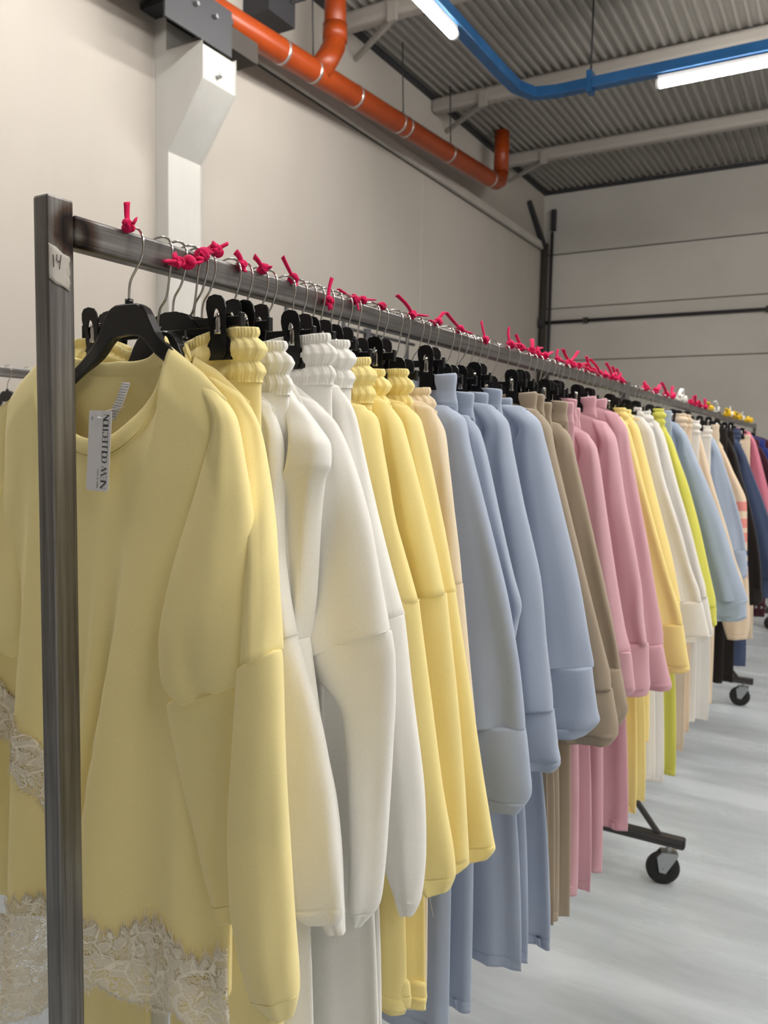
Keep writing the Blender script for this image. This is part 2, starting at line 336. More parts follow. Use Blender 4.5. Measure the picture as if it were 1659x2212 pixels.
# blue tray and lamps
t = empty('cable_tray', (-2.47, 6.45, 4.5), 'blue painted lighting rail bending across the ceiling', 'cable tray')
ctrl = [(-2.47, -1.5), (-2.47, 5.9), (-2.46, 6.22), (-2.38, 6.40), (-2.2, 6.45), (-1.9, 6.45), (2.8, 6.45)]
mb = MB()
def offset_path(pts, d):
    out = []
    for i, p in enumerate(pts):
        a = Vector(pts[max(i-1, 0)]); b = Vector(pts[min(i+1, len(pts)-1)]); t_ = (b-a).normalized(); out.append((p[0]-t_.y*d, p[1]+t_.x*d))
    return out
L_, R2 = offset_path(ctrl, 0.045), offset_path(ctrl, -0.045)
for i in range(len(ctrl)):
    for (x, y), z in ((L_[i], 4.47), (R2[i], 4.47), (R2[i], 4.55), (L_[i], 4.55)): mb.v.append((x, y, z))
for i in range(len(ctrl)-1):
    for k in range(4): mb.f.append((4*i+k, 4*i+(k+1) % 4, 4*i+4+(k+1) % 4, 4*i+4+k))
bevel(mb.build('rail', M['blue_tray'], t), 0.006, 2)
for x, y in ((-1.93, 6.45), (-2.47, 3.2), (0.4, 6.45)):
    MB().tube([(x, y, 4.55), (x, y, 5.15)], 0.008, 8).build('suspension_rod', M['dark'], t, True)
    MB().box(x-0.02, x+0.02, y-0.055, y+0.055, 4.44, 4.60).build('rod_clamp', M['blue_tray'], t)
LN = ['long lit tube lamp under the blue rail at the top left of the ceiling', 'long lit tube lamp under the blue rail at the right of the ceiling']
for i, (x, y, z, ax) in enumerate(LAMPS):
    lab = LN[i] if i < 2 else 'unseen tube lamp added under the ceiling to light the room'
    t = empty('ceiling_lamp', (x, y, z), lab, 'lamp', 'tube lamps hung under the ceiling')
    L = 0.75
    sg = [(-L, -1), (L, 1)]
    d = (0, 1, 0) if ax == 'y' else (1, 0, 0)
    P3 = lambda s, dz=0: (x+d[0]*s, y+d[1]*s, z+dz)
    MB().tube([P3(-L), P3(L)], 0.034, 14).build('diffuser', M['lamp'], t, True)
    o = MB().bar(P3(-L-0.01, 0.032), P3(L+0.01, 0.032), 0.06, 0.03).build('housing', M['lamp_body'], t)
    for s in (-1, 1):
        MB().tube([P3(s*L), P3(s*(L+0.025))], 0.036, 14).build('end_cap', M['lamp_body'], t, True)
    if i > 3 :
        for s in (-0.5, 0.5): MB().tube([P3(s, 0.04), P3(s, 0.74)], 0.004, 6).build('suspension_wire', M['dark'], t, True)
    else:
        for s in (-0.5, 0.5): MB().tube([P3(s, 0.04), P3(s, 0.07)], 0.01, 6).build('suspension_wire', M['dark'], t, True)
# thin black tube frame standing at the left wall
t = empty('tube_frame', (-3.0, 4.5, 0), 'tall thin black tube frame standing near the left wall behind the rack', 'frame')
for y in (3.957, 4.59, 5.493): MB().tube([(-3.0, y, 0), (-3.0, y, 2.5)], 0.014, 8).build('upright', M['dark'], t, True)
MB().tube([(-3.0, 3.5, 2.5), (-3.0, 4.10, 2.5)], 0.010, 8).build('cross_tube', M['dark'], t, True)
MB().tube([(-3.0, 4.59, 2.44), (-3.0, 5.6, 2.44)], 0.012, 8).build('cross_tube', M['dark'], t, True)
MB().tube([(-3.0, 4.896, 0), (-3.0, 4.896, 2.47)], 0.028, 8).build('upright', M['dark'], t, True)
# ---------------------------------------------------------------- racks
BX0, BX1, BT = -0.771, -0.746, 1.904          # rail sides and top
def caster(parent, x, y, turn):
    c = math.cos(turn); s = math.sin(turn); tr = lambda px, py, pz: (x+px*c-py*s, y+px*s+py*c, pz)
    # wheel axis along local y
    seg = 28; prof = [(-0.016, 0.012), (-0.016, 0.045), (-0.014, 0.056), (-0.008, 0.0625), (0.008, 0.0625), (0.014, 0.056), (0.016, 0.045), (0.016, 0.012)]
    v, f = [], []
    for k in range(seg):
        a = 2*PI*k/seg
        for py, r in prof: v.append(tr(-0.02+r*math.cos(a), py, 0.0625+r*math.sin(a)))
    m = len(prof)
    for k in range(seg):
        for j in range(m): f.append((k*m+j, k*m+(j+1) % m, ((k+1) % seg)*m+(j+1) % m, ((k+1) % seg)*m+j))
    wheel = link('caster_wheel', v, f, M['rubber'], parent, True)
    mb = MB()
    for sgn in (-1, 1):
        y0 = sgn*0.020; n = len(mb.v)
        pl_ = [(-0.036, 0.052), (-0.012, 0.048), (0.030, 0.118), (-0.030, 0.128), (-0.046, 0.11)]
        mb.v += [tr(a, y0, b) for a, b in pl_] + [tr(a, y0+sgn*0.003, b) for a, b in pl_]
        k = len(pl_); mb.f += [tuple(range(n, n+k)), tuple(range(n+2*k-1, n+k-1, -1))] + [(n+i, n+(i+1) % k, n+k+(i+1) % k, n+k+i) for i in range(k)]
    n = len(mb.v); mb.v += [tr(a, b, z) for a in (-0.03, 0.03) for b in (-0.024, 0.024) for z in (0.118, 0.130)]
    mb.f += [tuple(n+i for i in q) for q in ((0, 1, 3, 2), (4, 6, 7, 5), (0, 4, 5, 1), (2, 3, 7, 6), (0, 2, 6, 4), (1, 5, 7, 3))]
    mb.tube([tr(0, 0, 0.128), tr(0, 0, 0.150)], 0.012, 10)
    mb.tube([tr(-0.02, -0.026, 0.0625), tr(-0.02, 0.026, 0.0625)], 0.007, 8)
    mb.build('caster_fork', M['zinc'], wheel)
def rack(y0, y1, label, xo=0.0, turn=0.35, foot=0.30, near_foot=True):
    t = empty('clothes_rack', (BX0+xo, (y0+y1)/2, 0), label, 'clothes rack', 'raw steel clothes racks on wheels')
    a, b = BX0+xo, BX1+xo
    for s, y in ((0, y0), (1, y1)):
        bevel(MB().box(a, b, y-0.033 if s == 0 else y, y if s == 0 else y+0.033, 0.18 if (s or near_foot) else 0.35, 1.918).build('post', M['steel_z'], t), 0.003, 2)
        if s == 0 and not near_foot: continue
        ya, yb_ = (y-0.036, y+0.004) if s == 0 else (y-0.004, y+0.036)
        bevel(MB().box(-0.7585+xo-foot, -0.7585+xo+foot, ya, yb_, 0.145, 0.183).build('foot_bar', M['steel_x'], t), 0.003, 2)
        ym = (ya+yb_)/2
        for q in (-1, 1):
            MB().bar((-0.7585+xo+q*(foot-0.09), ym, 0.175), (-0.7585+xo+q*0.012, ym, 0.42), 0.018, 0.018).build('strut', M['steel_x'], t)
            caster(t, -0.7585+xo+q*(foot-0.05), ym-0.015, turn if q > 0 else 2.6)
            MB().box(-0.7585+xo+q*foot-0.004, -0.7585+xo+q*foot+0.004, ya+0.003, yb_-0.003, 0.148, 0.18).build('end_cap', M['rubber'], t)
    bevel(MB().box(a, b, y0, y1, BT-0.035, BT).build('rail', M['steel_y'], t), 0.004, 3)
    return t
r1 = rack(0.602, 3.10, 'nearest raw steel clothes rack on wheels, with a taped number on its post')
rack(3.17, 5.60, 'raw steel clothes rack behind the nearest one, second in the row', 0.0, 0.2, near_foot=False)
rack(5.85, 8.2, 'raw steel clothes rack at the far end of the row, third from the camera', -0.02, 0.6, near_foot=False)
rack(0.5, 3.0, 'raw steel clothes rack parallel behind the near post at the left edge', -1.80, 0.6)
# tape with the handwritten 14
xs = BX1+0.0012
tp = link('masking_tape', [], [], None, None); bpy.data.objects.remove(tp)
nn = 9; v = []; f = []
for j in range(nn+1):
    z = 1.866-0.037*j/nn; rag = 0.0009*math.sin(j*2.1)
    for i, y in enumerate((0.5685, 0.577, 0.586, 0.5945+rag)):
        v.append((xs+0.0004*abs(math.sin(j*1.3+i)), y, z-0.010*(y-0.5685)/0.026+0.0012*math.sin(i*2.2+j)))
for j in range(nn):
    for i in range(3): a = j*4+i; f.append((a, a+4, a+5, a+1))
tape = link('masking_tape', v, f, M['tape'], r1); tape.modifiers.new('thick', 'SOLIDIFY').thickness = 0.0006
tape['label'] = 'torn masking tape with a handwritten number'
mb = MB()
def stroke(pts): mb.tube([(xs+0.0014, y, z) for y, z in pts], 0.00045, 6)
stroke([(0.5728, 1.8545), (0.5732, 1.849), (0.5735, 1.8415)])
stroke([(0.5775, 1.8555), (0.5772, 1.8500), (0.5785, 1.8480), (0.5815, 1.8495)]); stroke([(0.5828, 1.8560), (0.5818, 1.8500), (0.5806, 1.8405)])
hw = mb.build('handwriting', M['pen'], tape)
# ---------------------------------------------------------------- measured garment outlines (metres): key, y, shoulder line, sleeve rings, seam ring
GARMENTS = [
  ('S1', 0.69, [[-0.69,0.69,1.769],[-0.64,0.69,1.737],[-0.605,0.69,1.707]],
   [[-0.62,0.684,1.685,-0.587,0.684,1.683,0.01],[-0.628,0.672,1.615,-0.56,0.672,1.612,0.014],[-0.656,0.662,1.519,-0.54,0.662,1.537,0.018],[-0.672,0.656,1.437,-0.53,0.656,1.477,0.02],[-0.668,0.656,1.384,-0.528,0.656,1.427,0.019],[-0.642,0.66,1.359,-0.532,0.66,1.409,0.015],[-0.675,0.67,1.351,-0.543,0.67,1.401,0.018],[-0.668,0.676,1.294,-0.555,0.676,1.329,0.017],[-0.645,0.68,1.208,-0.565,0.68,1.24,0.016],[-0.625,0.682,1.144,-0.566,0.682,1.162,0.014],[-0.613,0.684,1.098,-0.564,0.684,1.111,0.01]], 5),
  ('S2', 0.737, [[-0.706,0.737,1.766],[-0.661,0.737,1.745],[-0.611,0.737,1.707]],
   [[-0.634,0.731,1.689,-0.591,0.731,1.676,0.008],[-0.595,0.702,1.61,-0.554,0.702,1.611,0.012],[-0.555,0.659,1.513,-0.512,0.659,1.532,0.014],[-0.545,0.645,1.421,-0.497,0.645,1.447,0.016],[-0.548,0.645,1.411,-0.494,0.645,1.437,0.017],[-0.559,0.649,1.311,-0.492,0.649,1.331,0.018],[-0.571,0.657,1.226,-0.492,0.657,1.247,0.019],[-0.567,0.657,1.146,-0.485,0.657,1.172,0.019],[-0.553,0.657,1.08,-0.48,0.657,1.112,0.018],[-0.538,0.657,1.043,-0.477,0.657,1.071,0.015],[-0.515,0.657,1.03,-0.483,0.657,1.045,0.008]], 3),
  ('S3', 0.785, [[-0.681,0.785,1.738],[-0.636,0.785,1.72],[-0.611,0.785,1.702]],
   [[-0.636,0.785,1.691,-0.6,0.785,1.663,0.009],[-0.628,0.785,1.605,-0.597,0.785,1.607,0.012],[-0.62,0.785,1.519,-0.596,0.785,1.521,0.014],[-0.614,0.785,1.413,-0.576,0.785,1.425,0.015],[-0.612,0.785,1.402,-0.575,0.785,1.413,0.015],[-0.608,0.785,1.313,-0.54,0.785,1.326,0.016],[-0.603,0.785,1.224,-0.519,0.785,1.244,0.017],[-0.595,0.785,1.134,-0.507,0.785,1.159,0.017],[-0.583,0.785,1.07,-0.501,0.785,1.096,0.014],[-0.565,0.785,1.058,-0.506,0.785,1.074,0.008]], 3),
  ('S4', 0.815, [[-0.668,0.815,1.769],[-0.622,0.815,1.759],[-0.591,0.815,1.71]],
   [[-0.613,0.807,1.704,-0.56,0.807,1.678,0.01],[-0.596,0.797,1.663,-0.539,0.797,1.659,0.016],[-0.599,0.795,1.629,-0.537,0.795,1.634,0.018],[-0.612,0.801,1.605,-0.548,0.801,1.614,0.014],[-0.619,0.807,1.546,-0.559,0.807,1.556,0.013],[-0.621,0.81,1.456,-0.567,0.81,1.462,0.014],[-0.623,0.811,1.404,-0.577,0.811,1.414,0.015],[-0.621,0.81,1.395,-0.574,0.81,1.408,0.015],[-0.615,0.807,1.306,-0.555,0.807,1.311,0.016],[-0.602,0.805,1.204,-0.53,0.805,1.222,0.017],[-0.577,0.805,1.124,-0.519,0.805,1.141,0.017],[-0.552,0.807,1.069,-0.517,0.807,1.08,0.015],[-0.541,0.809,1.04,-0.514,0.809,1.046,0.009]], 6),
  ('S5', 0.865, [[-0.67,0.865,1.756],[-0.631,0.865,1.73],[-0.594,0.865,1.706]],
   [[-0.627,0.86,1.694,-0.57,0.86,1.685,0.01],[-0.599,0.853,1.628,-0.542,0.853,1.642,0.014],[-0.604,0.845,1.538,-0.509,0.845,1.568,0.018],[-0.612,0.839,1.409,-0.477,0.839,1.448,0.02],[-0.601,0.839,1.38,-0.474,0.839,1.433,0.019],[-0.598,0.84,1.375,-0.472,0.84,1.427,0.019],[-0.577,0.843,1.349,-0.469,0.843,1.399,0.018],[-0.55,0.849,1.318,-0.471,0.849,1.339,0.017],[-0.543,0.851,1.263,-0.474,0.851,1.284,0.016],[-0.541,0.853,1.188,-0.479,0.853,1.204,0.016],[-0.536,0.853,1.114,-0.483,0.853,1.129,0.016],[-0.538,0.853,1.056,-0.491,0.853,1.068,0.014],[-0.528,0.853,1.032,-0.516,0.853,1.031,0.008]], 4),
  ('S6', 0.925, [[-0.683,0.925,1.768],[-0.627,0.925,1.744],[-0.603,0.925,1.734]],
   [[-0.631,0.925,1.716,-0.589,0.925,1.709,0.009],[-0.625,0.925,1.683,-0.579,0.925,1.68,0.012],[-0.598,0.925,1.57,-0.548,0.925,1.566,0.014],[-0.565,0.925,1.415,-0.503,0.925,1.433,0.015],[-0.561,0.925,1.405,-0.501,0.925,1.423,0.015],[-0.552,0.925,1.316,-0.487,0.925,1.327,0.016],[-0.538,0.925,1.187,-0.467,0.925,1.204,0.017],[-0.525,0.925,1.091,-0.462,0.925,1.109,0.017],[-0.506,0.925,1.04,-0.468,0.925,1.045,0.013],[-0.496,0.925,1.016,-0.476,0.925,1.024,0.008]], 3),
  ('S7', 0.99, [[-0.68,0.99,1.734],[-0.623,0.99,1.721],[-0.599,0.99,1.709]],
   [[-0.629,0.99,1.676,-0.589,0.99,1.696,0.018],[-0.634,0.99,1.613,-0.574,0.99,1.633,0.018],[-0.633,0.99,1.528,-0.553,0.99,1.548,0.018],[-0.604,0.99,1.42,-0.514,0.99,1.44,0.018],[-0.603,0.99,1.413,-0.513,0.99,1.433,0.018],[-0.582,0.99,1.289,-0.492,0.99,1.309,0.018],[-0.559,0.99,1.159,-0.469,0.99,1.179,0.018],[-0.535,0.99,1.076,-0.45,0.99,1.096,0.018],[-0.515,0.99,1.04,-0.445,0.99,1.06,0.018],[-0.492,0.99,1.016,-0.452,0.99,1.036,0.018]], 3),
  ('S8', 1.045, [[-0.683,1.045,1.744],[-0.625,1.045,1.736],[-0.594,1.045,1.718]],
   [[-0.619,1.045,1.675,-0.579,1.045,1.694,0.018],[-0.619,1.045,1.62,-0.559,1.045,1.64,0.018],[-0.61,1.045,1.532,-0.53,1.045,1.552,0.018],[-0.588,1.045,1.424,-0.498,1.045,1.444,0.018],[-0.586,1.045,1.415,-0.496,1.045,1.435,0.018],[-0.568,1.045,1.291,-0.478,1.045,1.311,0.018],[-0.551,1.045,1.155,-0.461,1.045,1.175,0.018],[-0.537,1.045,1.051,-0.452,1.045,1.071,0.018],[-0.521,1.045,1.024,-0.451,1.045,1.044,0.018],[-0.499,1.045,1.014,-0.459,1.045,1.034,0.018]], 3),
  ('S9', 1.095, [[-0.672,1.095,1.74],[-0.604,1.095,1.726],[-0.583,1.095,1.712]],
   [[-0.613,1.095,1.676,-0.573,1.095,1.696,0.018],[-0.609,1.095,1.592,-0.549,1.095,1.612,0.018],[-0.609,1.095,1.508,-0.528,1.095,1.528,0.018],[-0.597,1.095,1.417,-0.506,1.095,1.437,0.018],[-0.594,1.095,1.408,-0.504,1.095,1.428,0.018],[-0.568,1.095,1.278,-0.478,1.095,1.298,0.018],[-0.545,1.095,1.16,-0.455,1.095,1.18,0.018],[-0.52,1.095,1.063,-0.435,1.095,1.083,0.018],[-0.498,1.095,1.034,-0.428,1.095,1.054,0.018],[-0.486,1.095,1.019,-0.436,1.095,1.039,0.018]], 3),
  ('S10', 1.15, [[-0.652,1.15,1.739],[-0.596,1.15,1.729],[-0.571,1.15,1.714]],
   [[-0.598,1.15,1.663,-0.558,1.15,1.683,0.018],[-0.606,1.15,1.598,-0.546,1.15,1.618,0.018],[-0.614,1.15,1.517,-0.533,1.15,1.537,0.018],[-0.61,1.15,1.422,-0.52,1.15,1.442,0.018],[-0.608,1.15,1.413,-0.518,1.15,1.433,0.018],[-0.596,1.15,1.319,-0.506,1.15,1.339,0.018],[-0.582,1.15,1.209,-0.491,1.15,1.229,0.018],[-0.561,1.15,1.135,-0.481,1.15,1.155,0.018],[-0.527,1.15,1.098,-0.477,1.15,1.118,0.018]], 3),
  ('S11', 1.24, [[-0.684,1.24,1.741],[-0.62,1.24,1.731],[-0.585,1.24,1.721]],
   [[-0.605,1.24,1.69,-0.565,1.24,1.705,0.024],[-0.621,1.24,1.64,-0.551,1.24,1.655,0.024],[-0.619,1.24,1.54,-0.519,1.24,1.555,0.024],[-0.607,1.24,1.403,-0.477,1.24,1.418,0.024],[-0.592,1.24,1.289,-0.452,1.24,1.304,0.024],[-0.587,1.24,1.213,-0.442,1.24,1.228,0.024],[-0.584,1.24,1.178,-0.439,1.24,1.193,0.024],[-0.576,1.24,1.166,-0.436,1.24,1.181,0.024],[-0.573,1.24,1.113,-0.428,1.24,1.128,0.024],[-0.573,1.24,1.07,-0.423,1.24,1.085,0.024],[-0.542,1.24,1.036,-0.442,1.24,1.051,0.024]], 6),
  ('S12', 1.325, [[-0.663,1.325,1.729],[-0.607,1.325,1.718],[-0.586,1.325,1.708]],
   [[-0.604,1.325,1.673,-0.574,1.325,1.688,0.02],[-0.608,1.325,1.627,-0.557,1.325,1.643,0.02],[-0.6,1.325,1.526,-0.529,1.325,1.541,0.02],[-0.58,1.325,1.425,-0.5,1.325,1.44,0.02],[-0.582,1.325,1.369,-0.482,1.325,1.384,0.02],[-0.567,1.325,1.335,-0.487,1.325,1.35,0.02],[-0.567,1.325,1.271,-0.497,1.325,1.286,0.02],[-0.556,1.325,1.187,-0.496,1.325,1.202,0.02]], None),
  ('S13', 1.41, [[-0.686,1.41,1.76],[-0.617,1.41,1.745],[-0.575,1.41,1.731]],
   [[-0.595,1.41,1.692,-0.555,1.41,1.707,0.024],[-0.612,1.41,1.641,-0.542,1.41,1.655,0.024],[-0.617,1.41,1.538,-0.516,1.41,1.553,0.024],[-0.61,1.41,1.403,-0.479,1.41,1.418,0.024],[-0.602,1.41,1.275,-0.462,1.41,1.29,0.024],[-0.594,1.41,1.19,-0.449,1.41,1.205,0.024],[-0.59,1.41,1.161,-0.445,1.41,1.176,0.024],[-0.583,1.41,1.15,-0.443,1.41,1.165,0.024],[-0.579,1.41,1.096,-0.434,1.41,1.111,0.024],[-0.577,1.41,1.064,-0.427,1.41,1.079,0.024],[-0.558,1.41,1.047,-0.438,1.41,1.062,0.024]], 6),
  ('S14', 1.55, [[-0.689,1.55,1.76],[-0.617,1.55,1.747],[-0.567,1.55,1.736]],
   [[-0.583,1.55,1.697,-0.543,1.55,1.712,0.026],[-0.597,1.55,1.651,-0.527,1.55,1.665,0.026],[-0.595,1.55,1.541,-0.495,1.55,1.556,0.026],[-0.584,1.55,1.395,-0.454,1.55,1.411,0.026],[-0.578,1.55,1.278,-0.428,1.55,1.293,0.026],[-0.572,1.55,1.228,-0.417,1.55,1.243,0.026],[-0.57,1.55,1.212,-0.415,1.55,1.227,0.026],[-0.564,1.55,1.203,-0.414,1.55,1.218,0.026],[-0.552,1.55,1.132,-0.402,1.55,1.147,0.026],[-0.547,1.55,1.105,-0.397,1.55,1.12,0.026],[-0.513,1.55,1.072,-0.423,1.55,1.087,0.026]], 6),
  ('S15', 1.625, [[-0.679,1.625,1.764],[-0.605,1.625,1.747],[-0.563,1.625,1.732]],
   [[-0.584,1.625,1.69,-0.544,1.625,1.704,0.024],[-0.6,1.625,1.632,-0.53,1.625,1.647,0.024],[-0.602,1.625,1.536,-0.502,1.625,1.552,0.024],[-0.58,1.625,1.395,-0.46,1.625,1.41,0.024],[-0.55,1.625,1.264,-0.42,1.625,1.279,0.024],[-0.538,1.625,1.19,-0.398,1.625,1.205,0.024],[-0.533,1.625,1.154,-0.393,1.625,1.169,0.024],[-0.526,1.625,1.146,-0.391,1.625,1.161,0.024],[-0.519,1.625,1.091,-0.379,1.625,1.106,0.024],[-0.516,1.625,1.062,-0.376,1.625,1.077,0.024],[-0.49,1.625,1.039,-0.39,1.625,1.054,0.024]], 6),
  ('S16', 1.8, [[-0.681,1.8,1.752],[-0.601,1.8,1.725],[-0.568,1.8,1.707]],
   [[-0.593,1.8,1.668,-0.553,1.8,1.683,0.024],[-0.606,1.8,1.611,-0.536,1.8,1.625,0.024],[-0.607,1.8,1.506,-0.507,1.8,1.521,0.024],[-0.59,1.8,1.372,-0.47,1.8,1.387,0.024],[-0.568,1.8,1.248,-0.438,1.8,1.263,0.024],[-0.562,1.8,1.176,-0.422,1.8,1.191,0.024],[-0.559,1.8,1.15,-0.419,1.8,1.165,0.024],[-0.551,1.8,1.143,-0.416,1.8,1.157,0.024],[-0.542,1.8,1.083,-0.402,1.8,1.098,0.024],[-0.538,1.8,1.057,-0.398,1.8,1.072,0.024],[-0.491,1.8,1.022,-0.411,1.8,1.037,0.024]], 6),
  ('S17', 2.02, [[-0.687,2.02,1.739],[-0.601,2.02,1.71],[-0.57,2.02,1.692]],
   [[-0.594,2.02,1.649,-0.554,2.02,1.663,0.024],[-0.609,2.02,1.585,-0.539,2.02,1.6,0.024],[-0.618,2.02,1.469,-0.518,2.02,1.484,0.024],[-0.609,2.02,1.318,-0.489,2.02,1.333,0.024],[-0.593,2.02,1.191,-0.463,2.02,1.206,0.024],[-0.589,2.02,1.146,-0.449,2.02,1.161,0.024],[-0.588,2.02,1.137,-0.448,2.02,1.151,0.024],[-0.574,2.02,1.129,-0.444,2.02,1.144,0.024],[-0.577,2.02,1.076,-0.437,2.02,1.091,0.024],[-0.582,2.02,1.039,-0.432,2.02,1.054,0.024],[-0.566,2.02,1.021,-0.446,2.02,1.036,0.024]], 6),
  ('S18', 2.17, [[-0.66,2.17,1.764],[-0.596,2.17,1.742],[-0.56,2.17,1.723]],
   [[-0.584,2.17,1.674,-0.544,2.17,1.689,0.03],[-0.599,2.17,1.607,-0.529,2.17,1.622,0.03],[-0.61,2.17,1.508,-0.51,2.17,1.523,0.03],[-0.6,2.17,1.386,-0.48,2.17,1.401,0.03],[-0.576,2.17,1.276,-0.456,2.17,1.291,0.03],[-0.568,2.17,1.202,-0.448,2.17,1.217,0.03],[-0.555,2.17,1.128,-0.435,2.17,1.143,0.03],[-0.553,2.17,1.121,-0.433,2.17,1.136,0.03],[-0.55,2.17,1.066,-0.43,2.17,1.081,0.03],[-0.545,2.17,1.016,-0.425,2.17,1.031,0.03],[-0.549,2.17,0.99,-0.429,2.17,1.005,0.03]], 6),
  ('S19', 2.3, [[-0.66,2.3,1.79],[-0.599,2.3,1.77],[-0.566,2.3,1.754]],
   [[-0.586,2.3,1.702,-0.546,2.3,1.717,0.024],[-0.603,2.3,1.638,-0.533,2.3,1.653,0.024],[-0.608,2.3,1.528,-0.508,2.3,1.543,0.024],[-0.593,2.3,1.373,-0.473,2.3,1.388,0.024],[-0.574,2.3,1.232,-0.444,2.3,1.247,0.024],[-0.555,2.3,1.142,-0.425,2.3,1.157,0.024],[-0.551,2.3,1.099,-0.421,2.3,1.114,0.024],[-0.539,2.3,1.091,-0.419,2.3,1.106,0.024],[-0.545,2.3,1.039,-0.406,2.3,1.054,0.024],[-0.561,2.3,0.991,-0.391,2.3,1.006,0.024],[-0.545,2.3,0.975,-0.395,2.3,0.99,0.024]], 6),
  ('S20', 2.56, [[-0.667,2.56,1.782],[-0.623,2.56,1.76]],
   [[-0.642,2.56,1.709,-0.602,2.56,1.724,0.024],[-0.65,2.56,1.644,-0.58,2.56,1.659,0.024],[-0.646,2.56,1.53,-0.546,2.56,1.545,0.024],[-0.621,2.56,1.388,-0.501,2.56,1.403,0.024],[-0.586,2.56,1.247,-0.456,2.56,1.262,0.024],[-0.561,2.56,1.15,-0.421,2.56,1.165,0.024],[-0.552,2.56,1.108,-0.412,2.56,1.123,0.024],[-0.539,2.56,1.099,-0.409,2.56,1.114,0.024],[-0.535,2.56,1.023,-0.395,2.56,1.038,0.024],[-0.524,2.56,0.974,-0.385,2.56,0.989,0.024],[-0.499,2.56,0.962,-0.399,2.56,0.977,0.024]], 6),
  ('S20b', 2.71, [[-0.659,2.71,1.777],[-0.621,2.71,1.758]],
   [[-0.645,2.71,1.713,-0.605,2.71,1.728,0.024],[-0.654,2.71,1.645,-0.584,2.71,1.66,0.024],[-0.653,2.71,1.539,-0.553,2.71,1.554,0.024],[-0.638,2.71,1.419,-0.518,2.71,1.435,0.024],[-0.613,2.71,1.3,-0.483,2.71,1.315,0.024],[-0.602,2.71,1.211,-0.462,2.71,1.226,0.024],[-0.59,2.71,1.151,-0.45,2.71,1.166,0.024],[-0.579,2.71,1.144,-0.449,2.71,1.159,0.024],[-0.585,2.71,1.091,-0.445,2.71,1.105,0.024],[-0.581,2.71,1.045,-0.441,2.71,1.06,0.024],[-0.549,2.71,1.028,-0.449,2.71,1.044,0.024]], 6),
  ('S21', 2.88, [[-0.669,2.88,1.784],[-0.621,2.88,1.764]],
   [[-0.635,2.88,1.709,-0.595,2.88,1.724,0.024],[-0.647,2.88,1.646,-0.577,2.88,1.661,0.024],[-0.64,2.88,1.519,-0.54,2.88,1.534,0.024],[-0.608,2.88,1.377,-0.488,2.88,1.392,0.024],[-0.579,2.88,1.252,-0.449,2.88,1.267,0.024],[-0.558,2.88,1.175,-0.418,2.88,1.19,0.024],[-0.547,2.88,1.128,-0.407,2.88,1.143,0.024],[-0.533,2.88,1.119,-0.403,2.88,1.134,0.024],[-0.525,2.88,1.051,-0.385,2.88,1.066,0.024],[-0.517,2.88,1.012,-0.377,2.88,1.027,0.024],[-0.491,2.88,0.994,-0.391,2.88,1.009,0.024]], 6),
  ('S21b', 3.22, [[-0.695,3.22,1.795],[-0.641,3.22,1.759]],
   [[-0.661,3.22,1.7,-0.622,3.22,1.715,0.024],[-0.665,3.22,1.62,-0.596,3.22,1.635,0.024],[-0.655,3.22,1.488,-0.555,3.22,1.503,0.024],[-0.628,3.22,1.348,-0.508,3.22,1.363,0.024],[-0.598,3.22,1.209,-0.468,3.22,1.224,0.024],[-0.584,3.22,1.131,-0.444,3.22,1.146,0.024],[-0.576,3.22,1.087,-0.436,3.22,1.103,0.024],[-0.562,3.22,1.077,-0.432,3.22,1.092,0.024],[-0.556,3.22,1.0,-0.416,3.22,1.015,0.024],[-0.547,3.22,0.952,-0.407,3.22,0.967,0.024],[-0.521,3.22,0.928,-0.421,3.22,0.943,0.024]], 6),
  ('S22', 3.35, [[-0.685,3.35,1.781],[-0.639,3.35,1.745]],
   [[-0.655,3.35,1.684,-0.616,3.35,1.699,0.024],[-0.657,3.35,1.611,-0.587,3.35,1.625,0.024],[-0.644,3.35,1.502,-0.544,3.35,1.516,0.024],[-0.614,3.35,1.339,-0.494,3.35,1.354,0.024],[-0.582,3.35,1.176,-0.452,3.35,1.191,0.024],[-0.564,3.35,1.068,-0.424,3.35,1.083,0.024],[-0.559,3.35,1.032,-0.419,3.35,1.047,0.024],[-0.547,3.35,1.023,-0.417,3.35,1.038,0.024],[-0.555,3.35,0.986,-0.415,3.35,1.001,0.024],[-0.552,3.35,0.962,-0.412,3.35,0.977,0.024],[-0.527,3.35,0.946,-0.427,3.35,0.961,0.024]], 6),
  ('S23', 3.55, [[-0.679,3.55,1.789],[-0.625,3.55,1.765]],
   [[-0.634,3.55,1.706,-0.594,3.55,1.721,0.024],[-0.631,3.55,1.629,-0.561,3.55,1.644,0.024],[-0.604,3.55,1.506,-0.504,3.55,1.521,0.024],[-0.558,3.55,1.345,-0.438,3.55,1.36,0.024],[-0.51,3.55,1.177,-0.38,3.55,1.192,0.024],[-0.476,3.55,1.066,-0.336,3.55,1.081,0.024],[-0.464,3.55,1.033,-0.324,3.55,1.048,0.024],[-0.46,3.55,1.02,-0.33,3.55,1.035,0.024],[-0.467,3.55,0.99,-0.327,3.55,1.005,0.024],[-0.466,3.55,0.963,-0.326,3.55,0.978,0.024],[-0.439,3.55,0.95,-0.339,3.55,0.965,0.024]], 6),
  ('S24', 3.9, [[-0.668,3.9,1.801],[-0.622,3.9,1.77]],
